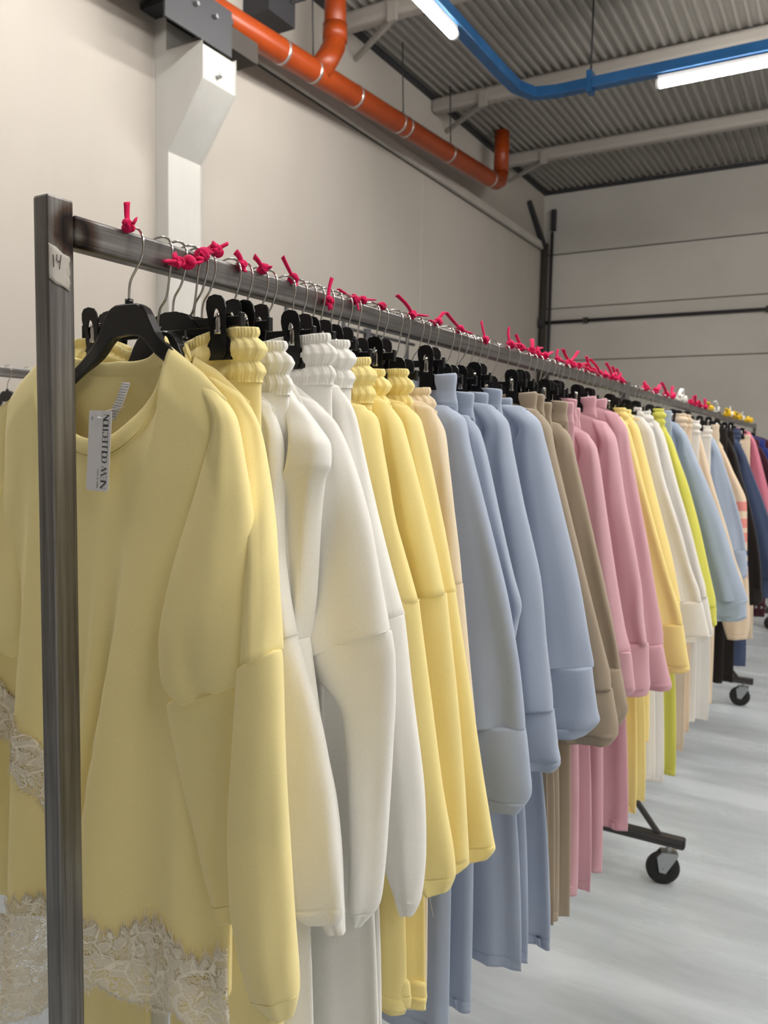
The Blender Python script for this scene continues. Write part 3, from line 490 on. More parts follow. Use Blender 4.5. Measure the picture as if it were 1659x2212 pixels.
   [[-0.636,3.9,1.713,-0.596,3.9,1.728,0.024],[-0.635,3.9,1.618,-0.566,3.9,1.633,0.024],[-0.618,3.9,1.462,-0.518,3.9,1.477,0.024],[-0.581,3.9,1.296,-0.461,3.9,1.311,0.024],[-0.545,3.9,1.152,-0.415,3.9,1.167,0.024],[-0.524,3.9,1.071,-0.384,3.9,1.085,0.024],[-0.513,3.9,1.008,-0.373,3.9,1.023,0.024],[-0.5,3.9,0.998,-0.37,3.9,1.013,0.024],[-0.505,3.9,0.967,-0.365,3.9,0.982,0.024],[-0.501,3.9,0.925,-0.361,3.9,0.94,0.024],[-0.471,3.9,0.903,-0.371,3.9,0.918,0.024]], 6),
  ('S25', 4.4, [[-0.621,4.4,1.737],[-0.59,4.4,1.702]],
   [[-0.611,4.4,1.64,-0.571,4.4,1.655,0.024],[-0.617,4.4,1.57,-0.547,4.4,1.585,0.024],[-0.614,4.4,1.477,-0.514,4.4,1.492,0.024],[-0.603,4.4,1.384,-0.483,4.4,1.399,0.024],[-0.588,4.4,1.303,-0.458,4.4,1.318,0.024],[-0.575,4.4,1.21,-0.435,4.4,1.225,0.024],[-0.565,4.4,1.14,-0.425,4.4,1.155,0.024],[-0.553,4.4,1.128,-0.423,4.4,1.143,0.024],[-0.555,4.4,1.07,-0.415,4.4,1.085,0.024],[-0.551,4.4,1.023,-0.411,4.4,1.038,0.024],[-0.52,4.4,0.998,-0.42,4.4,1.013,0.024]], 6),
  ('S26', 4.65, [[-0.625,4.65,1.729],[-0.59,4.65,1.68]],
   [[-0.604,4.65,1.603,-0.564,4.65,1.618,0.024],[-0.6,4.65,1.53,-0.53,4.65,1.545,0.024],[-0.592,4.65,1.457,-0.492,4.65,1.472,0.024],[-0.581,4.65,1.384,-0.461,4.65,1.399,0.024],[-0.581,4.65,1.261,-0.451,4.65,1.276,0.024],[-0.583,4.65,1.112,-0.443,4.65,1.127,0.024],[-0.571,4.65,0.963,-0.43,4.65,0.978,0.024],[-0.558,4.65,0.951,-0.428,4.65,0.966,0.024],[-0.561,4.65,0.863,-0.421,4.65,0.878,0.024],[-0.55,4.65,0.739,-0.41,4.65,0.754,0.024],[-0.518,4.65,0.636,-0.418,4.65,0.651,0.024]], 6),
  ('S27', 5.0, [[-0.631,5.0,1.762],[-0.591,5.0,1.709]],
   [[-0.604,5.0,1.628,-0.564,5.0,1.643,0.024],[-0.604,5.0,1.522,-0.534,5.0,1.537,0.024],[-0.582,5.0,1.365,-0.482,5.0,1.38,0.024],[-0.559,5.0,1.208,-0.44,5.0,1.223,0.024],[-0.543,5.0,1.077,-0.413,5.0,1.092,0.024],[-0.534,5.0,0.945,-0.394,5.0,0.96,0.024],[-0.53,5.0,0.865,-0.39,5.0,0.88,0.024],[-0.517,5.0,0.852,-0.387,5.0,0.867,0.024],[-0.521,5.0,0.826,-0.381,5.0,0.841,0.024],[-0.519,5.0,0.786,-0.379,5.0,0.801,0.024],[-0.497,5.0,0.77,-0.397,5.0,0.785,0.024]], 6),
  ('S28', 5.4, [[-0.627,5.4,1.741],[-0.58,5.4,1.699]],
   [[-0.59,5.4,1.613,-0.55,5.4,1.629,0.024],[-0.581,5.4,1.515,-0.511,5.4,1.53,0.024],[-0.542,5.4,1.347,-0.442,5.4,1.362,0.024],[-0.502,5.4,1.179,-0.382,5.4,1.194,0.024],[-0.474,5.4,1.04,-0.344,5.4,1.055,0.024],[-0.454,5.4,0.957,-0.314,5.4,0.972,0.024],[-0.439,5.4,0.873,-0.299,5.4,0.888,0.024],[-0.426,5.4,0.859,-0.296,5.4,0.874,0.024],[-0.426,5.4,0.817,-0.286,5.4,0.832,0.024],[-0.419,5.4,0.775,-0.279,5.4,0.79,0.024],[-0.403,5.4,0.758,-0.303,5.4,0.773,0.024]], 6),
  ('S29', 6.1, [[-0.667,6.1,1.817],[-0.6,6.1,1.785]],
   [[-0.607,6.1,1.707,-0.567,6.1,1.722,0.024],[-0.602,6.1,1.595,-0.532,6.1,1.61,0.024],[-0.586,6.1,1.437,-0.486,6.1,1.452,0.024],[-0.56,6.1,1.279,-0.44,6.1,1.294,0.024],[-0.529,6.1,1.153,-0.399,6.1,1.168,0.024],[-0.503,6.1,1.028,-0.363,6.1,1.043,0.024],[-0.489,6.1,0.965,-0.349,6.1,0.98,0.024],[-0.475,6.1,0.949,-0.345,6.1,0.964,0.024],[-0.474,6.1,0.902,-0.334,6.1,0.917,0.024],[-0.466,6.1,0.855,-0.326,6.1,0.87,0.024],[-0.453,6.1,0.836,-0.353,6.1,0.851,0.024]], 6),
]
TROUSERS = [
  ('T1', 0.762, [-0.621, 0.762, 1.798], None),
  ('T2', 0.8, [-0.608, 0.8, 1.785], None),
  ('T3', 0.89, [-0.605, 0.89, 1.804], [-0.506, 0.89, 0.815]),
  ('T3b', 0.945, [-0.61, 0.945, 1.804], [-0.536, 0.945, 0.771]),
  ('T4', 1.02, [-0.621, 1.02, 1.787], [-0.535, 1.02, 0.798]),
  ('T5', 1.068, [-0.624, 1.068, 1.776], [-0.563, 1.068, 0.752]),
  ('T6', 1.12, [-0.611, 1.12, 1.78], [-0.556, 1.12, 0.726]),
  ('T7', 1.178, [-0.601, 1.178, 1.753], [-0.583, 1.178, 0.676]),
  ('T8', 1.27, [-0.597, 1.27, 1.783], [-0.578, 1.27, 0.562]),
  ('T9', 1.355, [-0.601, 1.355, 1.76], [-0.569, 1.355, 0.571]),
  ('T10', 1.44, [-0.609, 1.44, 1.765], [-0.502, 1.44, 0.625]),
  ('T11', 1.475, [-0.595, 1.475, 1.774], [-0.5, 1.475, 0.625]),
  ('T12', 1.585, [-0.616, 1.585, 1.759], [-0.488, 1.585, 0.596]),
  ('T13', 1.66, [-0.589, 1.66, 1.776], [-0.521, 1.66, 0.586]),
  ('T13b', 1.7, [-0.586, 1.7, 1.779], [-0.52, 1.7, 0.576]),
  ('T13c', 1.74, [-0.582, 1.74, 1.759], [-0.522, 1.74, 0.565]),
  ('T14', 1.87, [-0.587, 1.87, 1.772], [-0.532, 1.87, 0.505]),
  ('T14b', 1.94, [-0.593, 1.94, 1.77], [-0.535, 1.94, 0.523]),
  ('T15', 2.07, [-0.625, 2.07, 1.789], [-0.534, 2.07, 0.471]),
  ('T16', 2.225, [-0.617, 2.225, 1.801], [-0.544, 2.225, 0.447]),
  ('T17', 2.36, [-0.623, 2.36, 1.803], [-0.506, 2.36, 0.524]),
  ('T18', 2.63, [-0.631, 2.63, 1.792], [-0.539, 2.63, 0.464]),
  ('T18b', 2.8, [-0.655, 2.8, 1.793], [-0.547, 2.8, 0.435]),
  ('T19', 2.945, [-0.652, 2.945, 1.808], [-0.546, 2.945, 0.453]),
  ('T19b', 3.03, [-0.638, 3.03, 1.798], [-0.53, 3.03, 0.418]),
  ('T20', 3.28, [-0.641, 3.28, 1.82], [-0.528, 3.28, 0.357]),
  ('T21', 3.45, [-0.643, 3.45, 1.817], [-0.565, 3.45, 0.38]),
  ('T22', 3.68, [-0.627, 3.68, 1.817], [-0.564, 3.68, 0.32]),
  ('T22b', 3.8, [-0.624, 3.8, 1.818], [-0.565, 3.8, 0.366]),
  ('T23', 3.879, [-0.6, 3.879, 1.794], [-0.552, 3.879, 0.395]),
  ('T24', 4.236, [-0.6, 4.236, 1.78], [-0.538, 4.236, 0.3]),
  ('T25', 4.522, [-0.6, 4.522, 1.793], [-0.563, 4.522, 0.303]),
  ('T26', 4.838, [-0.6, 4.838, 1.784], [-0.551, 4.838, 0.336]),
  ('T27', 5.15, [-0.6, 5.15, 1.779], [-0.528, 5.15, 0.267]),
  ('T28', 5.441, [-0.6, 5.441, 1.8], [-0.491, 5.441, 0.301]),
  ('T29', 6.049, [-0.6, 6.049, 1.768], [-0.511, 6.049, 0.352]),
]
# ---------------------------------------------------------------- garments
def cat(a, b, c, d, t):
    return tuple(0.5*((2*q)+(-p+r)*t+(2*p-5*q+4*r-s)*t*t+(-p+3*q-3*r+s)*t*t*t) for p, q, r, s in zip(a, b, c, d))
def resample(rings, sub):
    out = []; n = len(rings)
    for i in range(n-1):
        a = rings[max(i-1, 0)]; b = rings[i]; c = rings[i+1]; d = rings[min(i+2, n-1)]
        for k in range(sub):
            t = k/sub
            q = cat(a, b, c, d, t); lin = tuple(x+(y-x)*t for x, y in zip(b, c))
            out.append(tuple(0.75*x+0.25*y for x, y in zip(q, lin)))
    out.append(tuple(rings[-1])); return out
def tube_mesh(rings, sub=6, seg=36, pleat=0.004, waves=2.0, seed=0, close_top=True, tuck=True, wr=0.0012, ramp=True, stitch=True):
    """flattened fabric tube through rings (left end, right end, half thickness)"""
    rnd = random.Random(seed); ph = rnd.uniform(0, 6.28); ph2 = rnd.uniform(0, 6.28)
    rs = resample(rings, sub); n = len(rs); v, f = [], []
    def ring(r, t, inner=0.0, dz=0.0, grow=0.0):
        L = Vector(r[0:3]); R = Vector(r[3:6]); b = r[6]*(1-inner); c = (L+R)/2; h = (R-L)/2*(1-inner*0.5)
        w_ = h.length*2
        for k in range(seg):
            th = 2*PI*k/seg; cc, ss = math.cos(th), math.sin(th)
            cx_ = math.copysign(abs(cc)**0.85, cc); sy = math.copysign(abs(ss)**0.9, ss)
            p = c + h*cx_*(1+grow/max(w_, 0.02)); y = b*sy + math.copysign(grow*0.5, sy)
            a = pleat*(t if ramp else 1.0)
            y += a*math.sin(2*PI*waves*(cx_*0.5) + ph + 1.1*math.sin(2.2*t+ph2))
            y += 0.35*a*math.sin(2*PI*waves*2.3*(cx_*0.5) + ph2 + 2.0*t)
            y += wr*math.sin(t*17+ph+2*cx_)*math.sin(3*th+t*5)*(0.3+t)
            v.append((p.x, p.y+y, p.z+dz))
    m = 0
    if tuck and stitch and n > 6:      # stitched groove above the hem
        acc = 0.0; i = n-1
        while i > 1:
            a, c = rs[i], rs[i-1]; step = (Vector(a[3:6])+Vector(a[0:3])-Vector(c[3:6])-Vector(c[0:3])).length/2
            if acc+step > 0.022: break
            acc += step; i -= 1
        a, c = rs[i], rs[i-1]; new = []
        for dd, sq in ((0.0225, 0), (0.0205, 0.0014), (0.0185, 0)):
            q = min(0.98, max(0.02, (dd-acc)/max(step, 1e-4))); r_ = [x+(y-x)*q for x, y in zip(a, c)]; r_[6] -= sq; new.append(tuple(r_))
        rs = rs[:i]+new+rs[i:]; n = len(rs)
    if close_top:
        ring(rs[0], 0, inner=0.9, dz=0.004); ring(rs[0], 0, inner=0.4, dz=0.003); m += 2
    for i, r in enumerate(rs): ring(r, i/(n-1)); m += 1
    if tuck:
        ring(rs[-1], 1, inner=0.10, dz=-0.0012); ring(rs[-1], 1, inner=0.35, dz=0.001); ring(rs[-1], 1, inner=0.45, dz=0.02); m += 3
    for i in range(m-1):
        for k in range(seg):
            a = i*seg+k; b = i*seg+(k+1) % seg; f.append((a, a+seg, b+seg, b))
    if close_top: f.append(tuple(range(seg)))
    return v, f
def interp(pts, x):
    if x <= pts[0][0]: return pts[0][1]
    for (a, b), (c, d) in zip(pts, pts[1:]):
        if x <= c: return b+(d-b)*(x-a)/(c-a)
    return pts[-1][1]
def smooth(t): t = max(0, min(1, t)); return t*t*(3-2*t)
class Body:
    """front and back sheet of a top, hanging in the x-z plane at y"""
    def __init__(s, y, xc, sh, hemz, hemw, nw=0.085, drop=0.09, bdrop=0.02, B=0.02, seed=0, folds=None, hemshift=0.0, pleat=0.006, tipout=0.0):
        s.y, s.xc, s.hemz, s.hemw, s.nw, s.drop, s.bdrop, s.B, s.folds, s.hs, s.pleat = y, xc, hemz, hemw, nw, drop, bdrop, B, folds, hemshift, pleat
        pts = sorted([(p[0]-xc, p[2]) for p in sh]); s.tip = pts[-1][0]
        if pts[0][0] > nw: pts = [(nw, pts[0][1]+0.35*(pts[0][0]-nw))] + pts
        s.pts = pts; s.ztip = pts[-1][1]
        r = random.Random(seed); s.p1, s.p2, s.k = r.uniform(0, 6.28), r.uniform(0, 6.28), r.uniform(2.0, 3.2)
    def top(s, u, front):
        d = abs(u)*s.tip; z = interp(s.pts, d)
        if d < s.nw:
            q = math.sqrt(max(0, 1-(d/s.nw)**2)); z = interp(s.pts, s.nw) - (s.drop if front else s.bdrop)*q**0.9
        return z
    def pt(s, u, t, front):
        zt = s.top(u, front); z = zt+(s.hemz-zt)*t
        hw = s.tip+(s.hemw-s.tip)*smooth(t*1.05)
        x = s.xc+u*hw+s.hs*smooth(t)
        return x, s.yat(u, t, zt-z, front, zt), z
    def yat(s, u, t, dist, front, zt):
        d = abs(u)*s.tip; e = math.sqrt(max(0.0, 1-abs(u)**5))
        shd = math.sqrt(min(1, max(0, dist)/0.05))
        if d < s.nw: q = smooth((s.nw-d)/(s.nw*0.5)); shd = shd*(1-q)+q*0.9
        b = s.B*e*shd
        if s.folds: fo = s.folds(u, t)
        else: fo = s.pleat*smooth(t*1.2)*(math.sin(2*PI*s.k*u+s.p1+0.8*t)+0.4*math.sin(2*PI*2.1*s.k*u+s.p2))
        return s.y+(-b if front else b)+fo*e
    def mesh(s, nu=48, nt=44):
        v, f = [], []; W = nu+1
        us = [math.sin(PI/2*(-1+2*i/nu)*0.999)*0.55+(-1+2*i/nu)*0.45 for i in range(nu+1)]; us[0] = -1; us[-1] = 1
        ts = [(j/nt)**1.25 for j in range(nt+1)]
        for front in (True, False):
            for t in ts:
                for u in us: v.append(s.pt(u, t, front))
            for u in us:   # hem turned inwards
                x, y, z = s.pt(u, 1, front); ym = s.pt(u, 1, not front)[1]; v.append((x, y+(ym-y)*0.25, z-0.0012))
            for u in us:
                x, y, z = s.pt(u, 1, front); ym = s.pt(u, 1, not front)[1]; v.append((x, y+(ym-y)*0.35, z+0.02))
        R_ = nt+3; off = R_*W
        for sh in range(2):
            for j in range(R_-1):
                for i in range(nu):
                    a = sh*off+j*W+i; q = (a, a+W, a+W+1, a+1); f.append(q if sh == 0 else q[::-1])
        for j in range(R_-1):
            for i, fl in ((0, 0), (nu, 1)):
                a = j*W+i; q = (a, a+off, a+off+W, a+W); f.append(q if fl == 0 else q[::-1])
        for i in range(nu):   # shoulder seam closes outside the neck
            if min(abs(us[i]), abs(us[i+1]))*s.tip >= s.nw*0.98: f.append((i, i+1, i+1+off, i+off))
        return v, f
def seam_line(rings_pt, r=0.0009):
    return rings_pt
def mirror(r, xc):
    return [2*xc-r[3], r[4], r[5], 2*xc-r[0], r[1], r[2], r[6]]
def cuff_name(k): return 'cuff' if k not in ('S1', 'S2', 'S3', 'S4', 'S5', 'S6', 'S7', 'S8', 'S9', 'S10') else 'lower_sleeve'
def collar(b, root, mat, wid=0.020):
    """rib band round the neck opening"""
    v, f = [], []; N = 64; pts = []
    for i in range(N):
        a = 2*PI*i/N; d = math.cos(a)*b.nw*0.995; front = math.sin(a) < 0; u = d/b.tip
        x, y, z = b.pt(u, 0.0, front); pts.append(Vector((x, y, z)))
    # smooth jump at shoulder points
    cz = interp(b.pts, b.nw)
    for i, p in enumerate(pts):
        a = 2*PI*i/N; front = math.sin(a) < 0
        c = Vector((b.xc, b.y, cz+0.012)); dirv = (c-p); dirv.y = 0; dirv = dirv.normalized() if dirv.length > 1e-4 else Vector((0, 0, 1))
        sg = -1 if front else 1
        side = abs(math.cos(a))
        dirv = (dirv*(1-side*0.6)+Vector((0, 0, 1))*side*0.9).normalized()
        o = Vector((0, sg*0.0022, 0)); w_ = wid if front else wid*1.0
        base = p-dirv*0.003+o*0.4
        v += [tuple(base+o), tuple(base+dirv*(w_*0.5)+o*1.6), tuple(base+dirv*w_+o*1.2), tuple(base+dirv*(w_+0.0015)), tuple(base+dirv*w_-o*1.2), tuple(base+dirv*(w_*0.5)-o*1.2), tuple(base-o*0.6)]
    m = 7
    for i in range(N):
        for j in range(m): f.append((i*m+j, ((i+1) % N)*m+j, ((i+1) % N)*m+(j+1) % m, i*m+(j+1) % m))
    o = link('collar', v, f, mat, root); recalc(o)
    o.modifiers.new('s', 'SUBSURF').levels = 1; o.modifiers['s'].render_levels = 1
    return o
def sweatshirt(key, Y, sh, rings, seam, colr, label, group, xc=-0.79, hemz=1.05, hires=False, **kw):
    root = empty('sweatshirt', (xc, Y, 1.75), label, 'sweatshirt', group)
    mat = F[colr]; seed = sum(ord(c)*7 for c in key)
    b = Body(Y, xc, sh, hemz, kw.pop('hemw', 0.21), seed=seed, **kw)
    vv, ff = b.mesh(96 if hires else 44, 90 if hires else 40)
    recalc(link('body', vv, ff, mat, root))
    if hires or Y < 1.6: collar(b, root, mat)
    A_, B_ = sh[-2], sh[-1]
    rings = [[A_[0]-0.02, A_[1], A_[2]-0.004, B_[0]-0.006, B_[1], B_[2]+0.002, 0.007]] + rings
    if seam: seam += 1
    for side in (0, 1):
        rr = [r if side == 0 else mirror(r, xc) for r in rings]
        if side == 1 and key == 'S1': rr = [[q[0]-0.07*min(1, i/2), q[1]+0.022*min(1, i/2), q[2], q[3]-0.015*min(1, i/2), q[4]+0.022*min(1, i/2), q[5], q[6]*0.7] for i, q in enumerate(rr)]
        cuts = [(0, seam+1), (seam, len(rr))] if seam else [(0, len(rr))]
        for ci, (a, c) in enumerate(cuts):
            part = rr[a:c]
            if ci == 1: part = [[q[0], q[1], q[2], q[3], q[4], q[5], q[6]] for q in part]; part[0][6] *= 0.96
            last = ci == len(cuts)-1
            vv, ff = tube_mesh(part, 8 if hires or Y < 1.4 else 5, 44 if hires else 32, pleat=(0.0045 if Y < 1.2 else 0.0095) if ci == 0 else (0.003 if Y < 1.2 else 0.007), waves=1.3 if Y < 1.2 else 1.15, seed=seed+ci+side*5, close_top=True, tuck=True, wr=0.0010 if Y < 1.3 else 0.0016, stitch=last)
            o = recalc(link('sleeve' if ci == 0 else cuff_name(key), vv, ff, mat, root))
            if last and not (key in ('S1',)):   # stitch line above the hem
                R_ = part[-2]; 
    return root, b
def trousers(key, Y, w, h, colr, label, group, style, hemtuck=0.0):
    seed = sum(ord(c)*11 for c in key); rnd = random.Random(seed)
    cx_ = -0.785 if Y < 0.9 else -0.765; xr, zt = w[0], w[2]; hwid = xr-cx_
    root = empty('trousers', (cx_, Y, zt), label, 'trousers', group); mat = F[colr]
    # waistband
    if style == 'crimp':
        prof = [(0.0, 0.0120), (-0.003, 0.0130), (-0.009, 0.0130), (-0.0125, 0.0105), (-0.019, 0.0165), (-0.027, 0.0190), (-0.035, 0.0160), (-0.041, 0.0110), (-0.047, 0.0150), (-0.054, 0.0165), (-0.060, 0.0140), (-0.064, 0.0125), (-0.067, 0.0130)]
    else:
        prof = [(0.0, 0.011), (-0.002, 0.013), (-0.010, 0.013), (-0.030, 0.0105), (-0.045, 0.0115), (-0.050, 0.0125), (-0.053, 0.011), (-0.056, 0.0118)]
    v, f = [], []; near = style == 'crimp' and Y < 1.3; seg = 600 if near else 120; nr = 34 if near else 22
    zs = [prof[-1][0]*i/(nr-1) for i in range(nr)]; tab = sorted([(-z, b) for z, b in prof])
    rows = [(-0.010, 0.006), (-0.001, 0.009)]+[(z, interp(tab, -z)) for z in zs]
    DN = []
    for k in range(2401):
        th = 2*PI*k/2400; cc, ss = math.cos(th), math.sin(th); DN.append((hwid*math.copysign(abs(cc)**0.5, cc), 0.013*math.copysign(abs(ss)**0.8, ss)))
    AL = [0.0]
    for p, q in zip(DN, DN[1:]): AL.append(AL[-1]+math.hypot(q[0]-p[0], q[1]-p[1]))
    THS = []; i0 = 0
    for k in range(seg):
        while AL[i0+1] < AL[-1]*k/seg: i0 += 1
        THS.append(2*PI*(i0+(AL[-1]*k/seg-AL[i0])/max(1e-9, AL[i0+1]-AL[i0]))/2400)
    xclip = hwid-0.052; ribs = 150 if near else 40
    for j, (z, b) in enumerate(rows):
        t = -z/0.067; bulge = (b-0.0115)*1.5; hw = hwid+bulge+0.006*t
        def outl(th):
            cc, ss = math.cos(th), math.sin(th); x = hw*math.copysign(abs(cc)**0.5, cc)
            pinch = 1-0.62*math.exp(-((abs(x)-xclip)/0.020)**2)*(1-smooth((t-0.55)/0.4))
            return x, b*pinch*math.copysign(abs(ss)**0.8, ss)
        for k in range(seg):
            p = outl(THS[k]-0.002); q = outl(THS[k]+0.002); x, y = outl(THS[k])
            nx, ny = (q[1]-p[1]), -(q[0]-p[0]); nl = math.hypot(nx, ny) or 1; nx /= nl; ny /= nl; sx = x/hw; fr_ = k/seg
            if style == 'crimp':
                pin = max(math.exp(-((t-0.08)/0.09)**2), 0.55*math.exp(-((t-0.61)/0.10)**2), 0.5*math.exp(-((t-0.95)/0.08)**2))
                cr = (0.0008*pin+0.00012)*math.sin(2*PI*ribs*fr_+0.6*math.sin(2*PI*7*fr_+seed)) + 0.0008*(1-pin)*math.sin(2*PI*(ribs//3)*fr_+seed+2*math.sin(2*PI*5*fr_))
            else: cr = 0.0
            wob = 0.005*math.sin(5*sx+seed)+0.003*math.sin(11*sx); wob *= (1-abs(sx)**3)
            curl = (0.004 if style == 'flat' else 0.0015)*math.sin(2*PI*1.0*fr_*2+seed)*(1-t)*max(0, abs(sx)-0.8)*5
            sag = (0.024 if style == 'crimp' else 0.026)*(1-smooth((abs(sx)-0.12)/0.58))
            v.append((cx_+x+nx*cr, Y+y+ny*cr+wob, zt+z-sag+curl))
    for j in range(len(rows)-1):
        for k in range(seg):
            a = j*seg+k; b_ = j*seg+(k+1) % seg; f.append((a, a+seg, b_+seg, b_))
    recalc(link('waistband', v, f, mat, root))
    z0 = zt+prof[-1][0]+0.004
    if h is None: h = [xr+0.055, Y, 0.74]
    hx, hz = h[0], h[2]
    for side in (0, 1):
        rr = []
        for t, bb in ((0, 0.0115), (0.06, 0.011), (0.25, 0.010), (0.5, 0.011), (0.75, 0.012), (0.93, 0.012), (1.0, 0.010)):
            z = z0+(hz-z0)*t; R_ = xr+0.006+(hx-xr-0.006)*smooth(t)**0.9; L_ = cx_-0.004+(hx-0.19-cx_)*smooth(t)*0.9
            q = [L_, Y, z-0.004, R_, Y, z, bb]
            if side: q = [2*cx_-R_, Y+0.002, z, 2*cx_-L_, Y+0.002, z-0.004, bb]
            rr.append(q)
        vv, ff = tube_mesh(rr, 8, 40, pleat=0.0065, waves=2.2, seed=seed+side, wr=0.001, close_top=False)
        leg = recalc(link('leg', vv, ff, mat, root))
        if key in ('T4', 'T6') :
            last = rr[-1]; c = [[q for q in last] for _ in range(3)]
            cu = []
            for dz, g in ((0.045, 0.004), (0.022, 0.007), (0.002, 0.005)):
                cu.append([last[0]-g, last[1], last[2]+dz, last[3]+g, last[4], last[5]+dz+0.004, last[6]+g*0.6])
            vv, ff = tube_mesh(cu, 5, 36, pleat=0.003, waves=1.5, seed=seed+7); recalc(link('turn_up', vv, ff, mat, leg))
    return root
# ---------------------------------------------------------------- hangers
HX = -0.7585
def hook_pts(y, zb, xo=0.0):
    """wire from the hub up and over the rail; zb = hub top"""
    H = BT; pts = [(0.0, zb-0.006), (0.0, zb+0.008), (0.003, zb+0.022), (0.014, zb+0.036), (0.0215, H-0.030), (0.0245, H-0.018), (0.0235, H-0.006), (0.018, H+0.0025), (0.009, H+0.0065), (-0.001, H+0.0065), (-0.010, H+0.0035), (-0.0165, H-0.003), (-0.0195, H-0.012)]
    return [(HX+xo+a, y, b) for a, b in pts]
def smooth_path(pts, sub=4):
    out = []; n = len(pts)
    for i in range(n-1):
        for k in range(sub): out.append(cat(pts[max(i-1, 0)], pts[i], pts[i+1], pts[min(i+2, n-1)], k/sub))
    out.append(pts[-1]); return out
def hook(root, y, zb, xo=0.0): return MB().tube(smooth_path(hook_pts(y, zb, xo), 4), 0.00155, 8).build('hook', M['chrome'], root, True)
def top_hanger(y, label, group, zc=1.818, half=0.145, xo=0.0):
    root = empty('garment_hanger', (HX+xo, y, zc), label, 'hanger', group)
    top = [(0, 0.004), (0.02, 0.0035), (0.030, -0.002), (0.038, -0.013), (0.047, -0.030), (0.058, -0.042), (0.08, -0.058), (0.12, -0.086), (0.16, -0.120)]
    bot = [(0, -0.033), (0.022, -0.035), (0.033, -0.043), (0.045, -0.056), (0.058, -0.065), (0.08, -0.077), (0.12, -0.101), (0.16, -0.132)]
    v, f = [], []; N = 48; m = 8
    for i in range(N+1):
        d = -half+2*half*i/N; a = abs(d); zt = interp(top, a); zb = interp(bot, a); th = 0.0065-0.003*smooth((a-0.045)/0.04)
        e = 0.4 if i in (0, N) else 1
        for yy, zz in ((-th, zt-0.002), (-th+0.0015, zt), (th-0.0015, zt), (th, zt-0.002), (th, zb+0.002), (th-0.0015, zb), (-th+0.0015, zb), (-th, zb+0.002)):
            v.append((HX+xo+d, y+yy*e, zc+zz))
    for i in range(N):
        for j in range(m): f.append((i*m+j, i*m+(j+1) % m, (i+1)*m+(j+1) % m, (i+1)*m+j))
    f += [tuple(range(m))[::-1], tuple(N*m+j for j in range(m))]
    bd = recalc(link('hanger_body', v, f, M['black_plastic'], root, False)); bevel(bd, 0.001)
    MB().tube([(HX+xo-0.0, y, zc+0.003), (HX+xo, y, zc+0.010)], 0.005, 10).build('hook_socket', M['black_plastic'], root, True)
    for q in (-0.022, 0.022): MB().tube([(HX+xo+q, y-0.0062, zc-0.016), (HX+xo+q, y-0.0068, zc-0.016)], 0.0012, 8).build('pin_hole', M['gap'], bd, False)
    hook(root, y, zc+0.010, xo); return root
def clip_outline(n, z0=0.0):
    """front paddle outline, x,z, origin bottom centre, 76 mm tall"""
    half = [(0.0, 0.0), (0.009, 0.001), (0.0125, 0.006), (0.0128, 0.020), (0.0125, 0.034), (0.0128, 0.044), (0.0145, 0.053), (0.0155, 0.061), (0.0140, 0.069), (0.0095, 0.0745), (0.0, 0.0765)]
    full = half + [(-a, b) for a, b in half[-2:0:-1]]; den = []
    for (a, b), (c, d) in zip(full, full[1:]+full[:1]): den += [(a+(c-a)*i/4, b+(d-b)*i/4) for i in range(4)]
    return den
def clip(root, x, y, zb):
    out = clip_outline(0); k = len(out)
    hole = []
    for a, b in out:   # matched inner hole
        an = math.atan2(b-0.044, a if abs(a) > 1e-6 else 1e-6); hole.append((0.0058*math.cos(an), 0.046+0.014*math.sin(an)))
    mb = MB()
    for sgn in (-1, 1):
        n = len(mb.v); th = 0.0022
        def lean(z): return sgn*(0.0085+max(0, z-0.025)*0.13)
        for rr in (out, hole):
            for yy in (0, sgn*th):
                mb.v += [(x+a, y+lean(b)+yy, zb+b) for a, b in rr]
        for i in range(k):
            j = (i+1) % k; o0, o1, h0, h1 = n, n+k, n+2*k, n+3*k
            mb.f += [(o0+i, o0+j, h0+j, h0+i), (o1+i, h1+i, h1+j, o1+j), (o0+i, o1+i, o1+j, o0+j), (h0+i, h0+j, h1+j, h1+i)]
        # wide jaw behind the paddle
        q = [(-0.0195, 0.0), (0.0195, 0.0), (0.0195, 0.018), (0.0135, 0.028), (-0.0135, 0.028), (-0.0195, 0.018)]
        n = len(mb.v); m_ = len(q); mb.v += [(x+a, y+sgn*0.0084, zb-0.001+b) for a, b in q]+[(x+a, y+sgn*0.0064, zb-0.001+b) for a, b in q]
        mb.f += [tuple(range(n, n+m_)), tuple(range(n+2*m_-1, n+m_-1, -1))]+[(n+i, n+(i+1) % m_, n+m_+(i+1) % m_, n+m_+i) for i in range(m_)]
    mb.box(x-0.006, x+0.006, y-0.010, y+0.010, zb+0.040, zb+0.047)
    c = mb.build('clip', M['black_plastic'], root)
    sp = MB(); path = [(x, y-0.0118, zb+0.030), (x, y-0.0122, zb+0.040), (x, y-0.0125, zb+0.050), (x, y-0.007, zb+0.0565), (x, y+0.007, zb+0.0565), (x, y+0.0125, zb+0.050), (x, y+0.0118, zb+0.030)]
    sp.tube(smooth_path(path, 3), 0.001, 8, rads=None); s_ = MB()
    for p, q in zip(path, path[1:]): s_.bar(p, q, 0.0075, 0.0012) if False else None
    w_ = 0.0048; s2 = MB()
    for p in smooth_path(path, 3): s2.v += [(p[0]-w_, p[1], p[2]), (p[0]+w_, p[1], p[2])]
    for i in range(len(s2.v)//2-1): s2.f.append((2*i, 2*i+1, 2*i+3, 2*i+2))
    so = s2.build('spring', M['chrome'], c, True); so.modifiers.new('t', 'SOLIDIFY').thickness = 0.0012
    return c
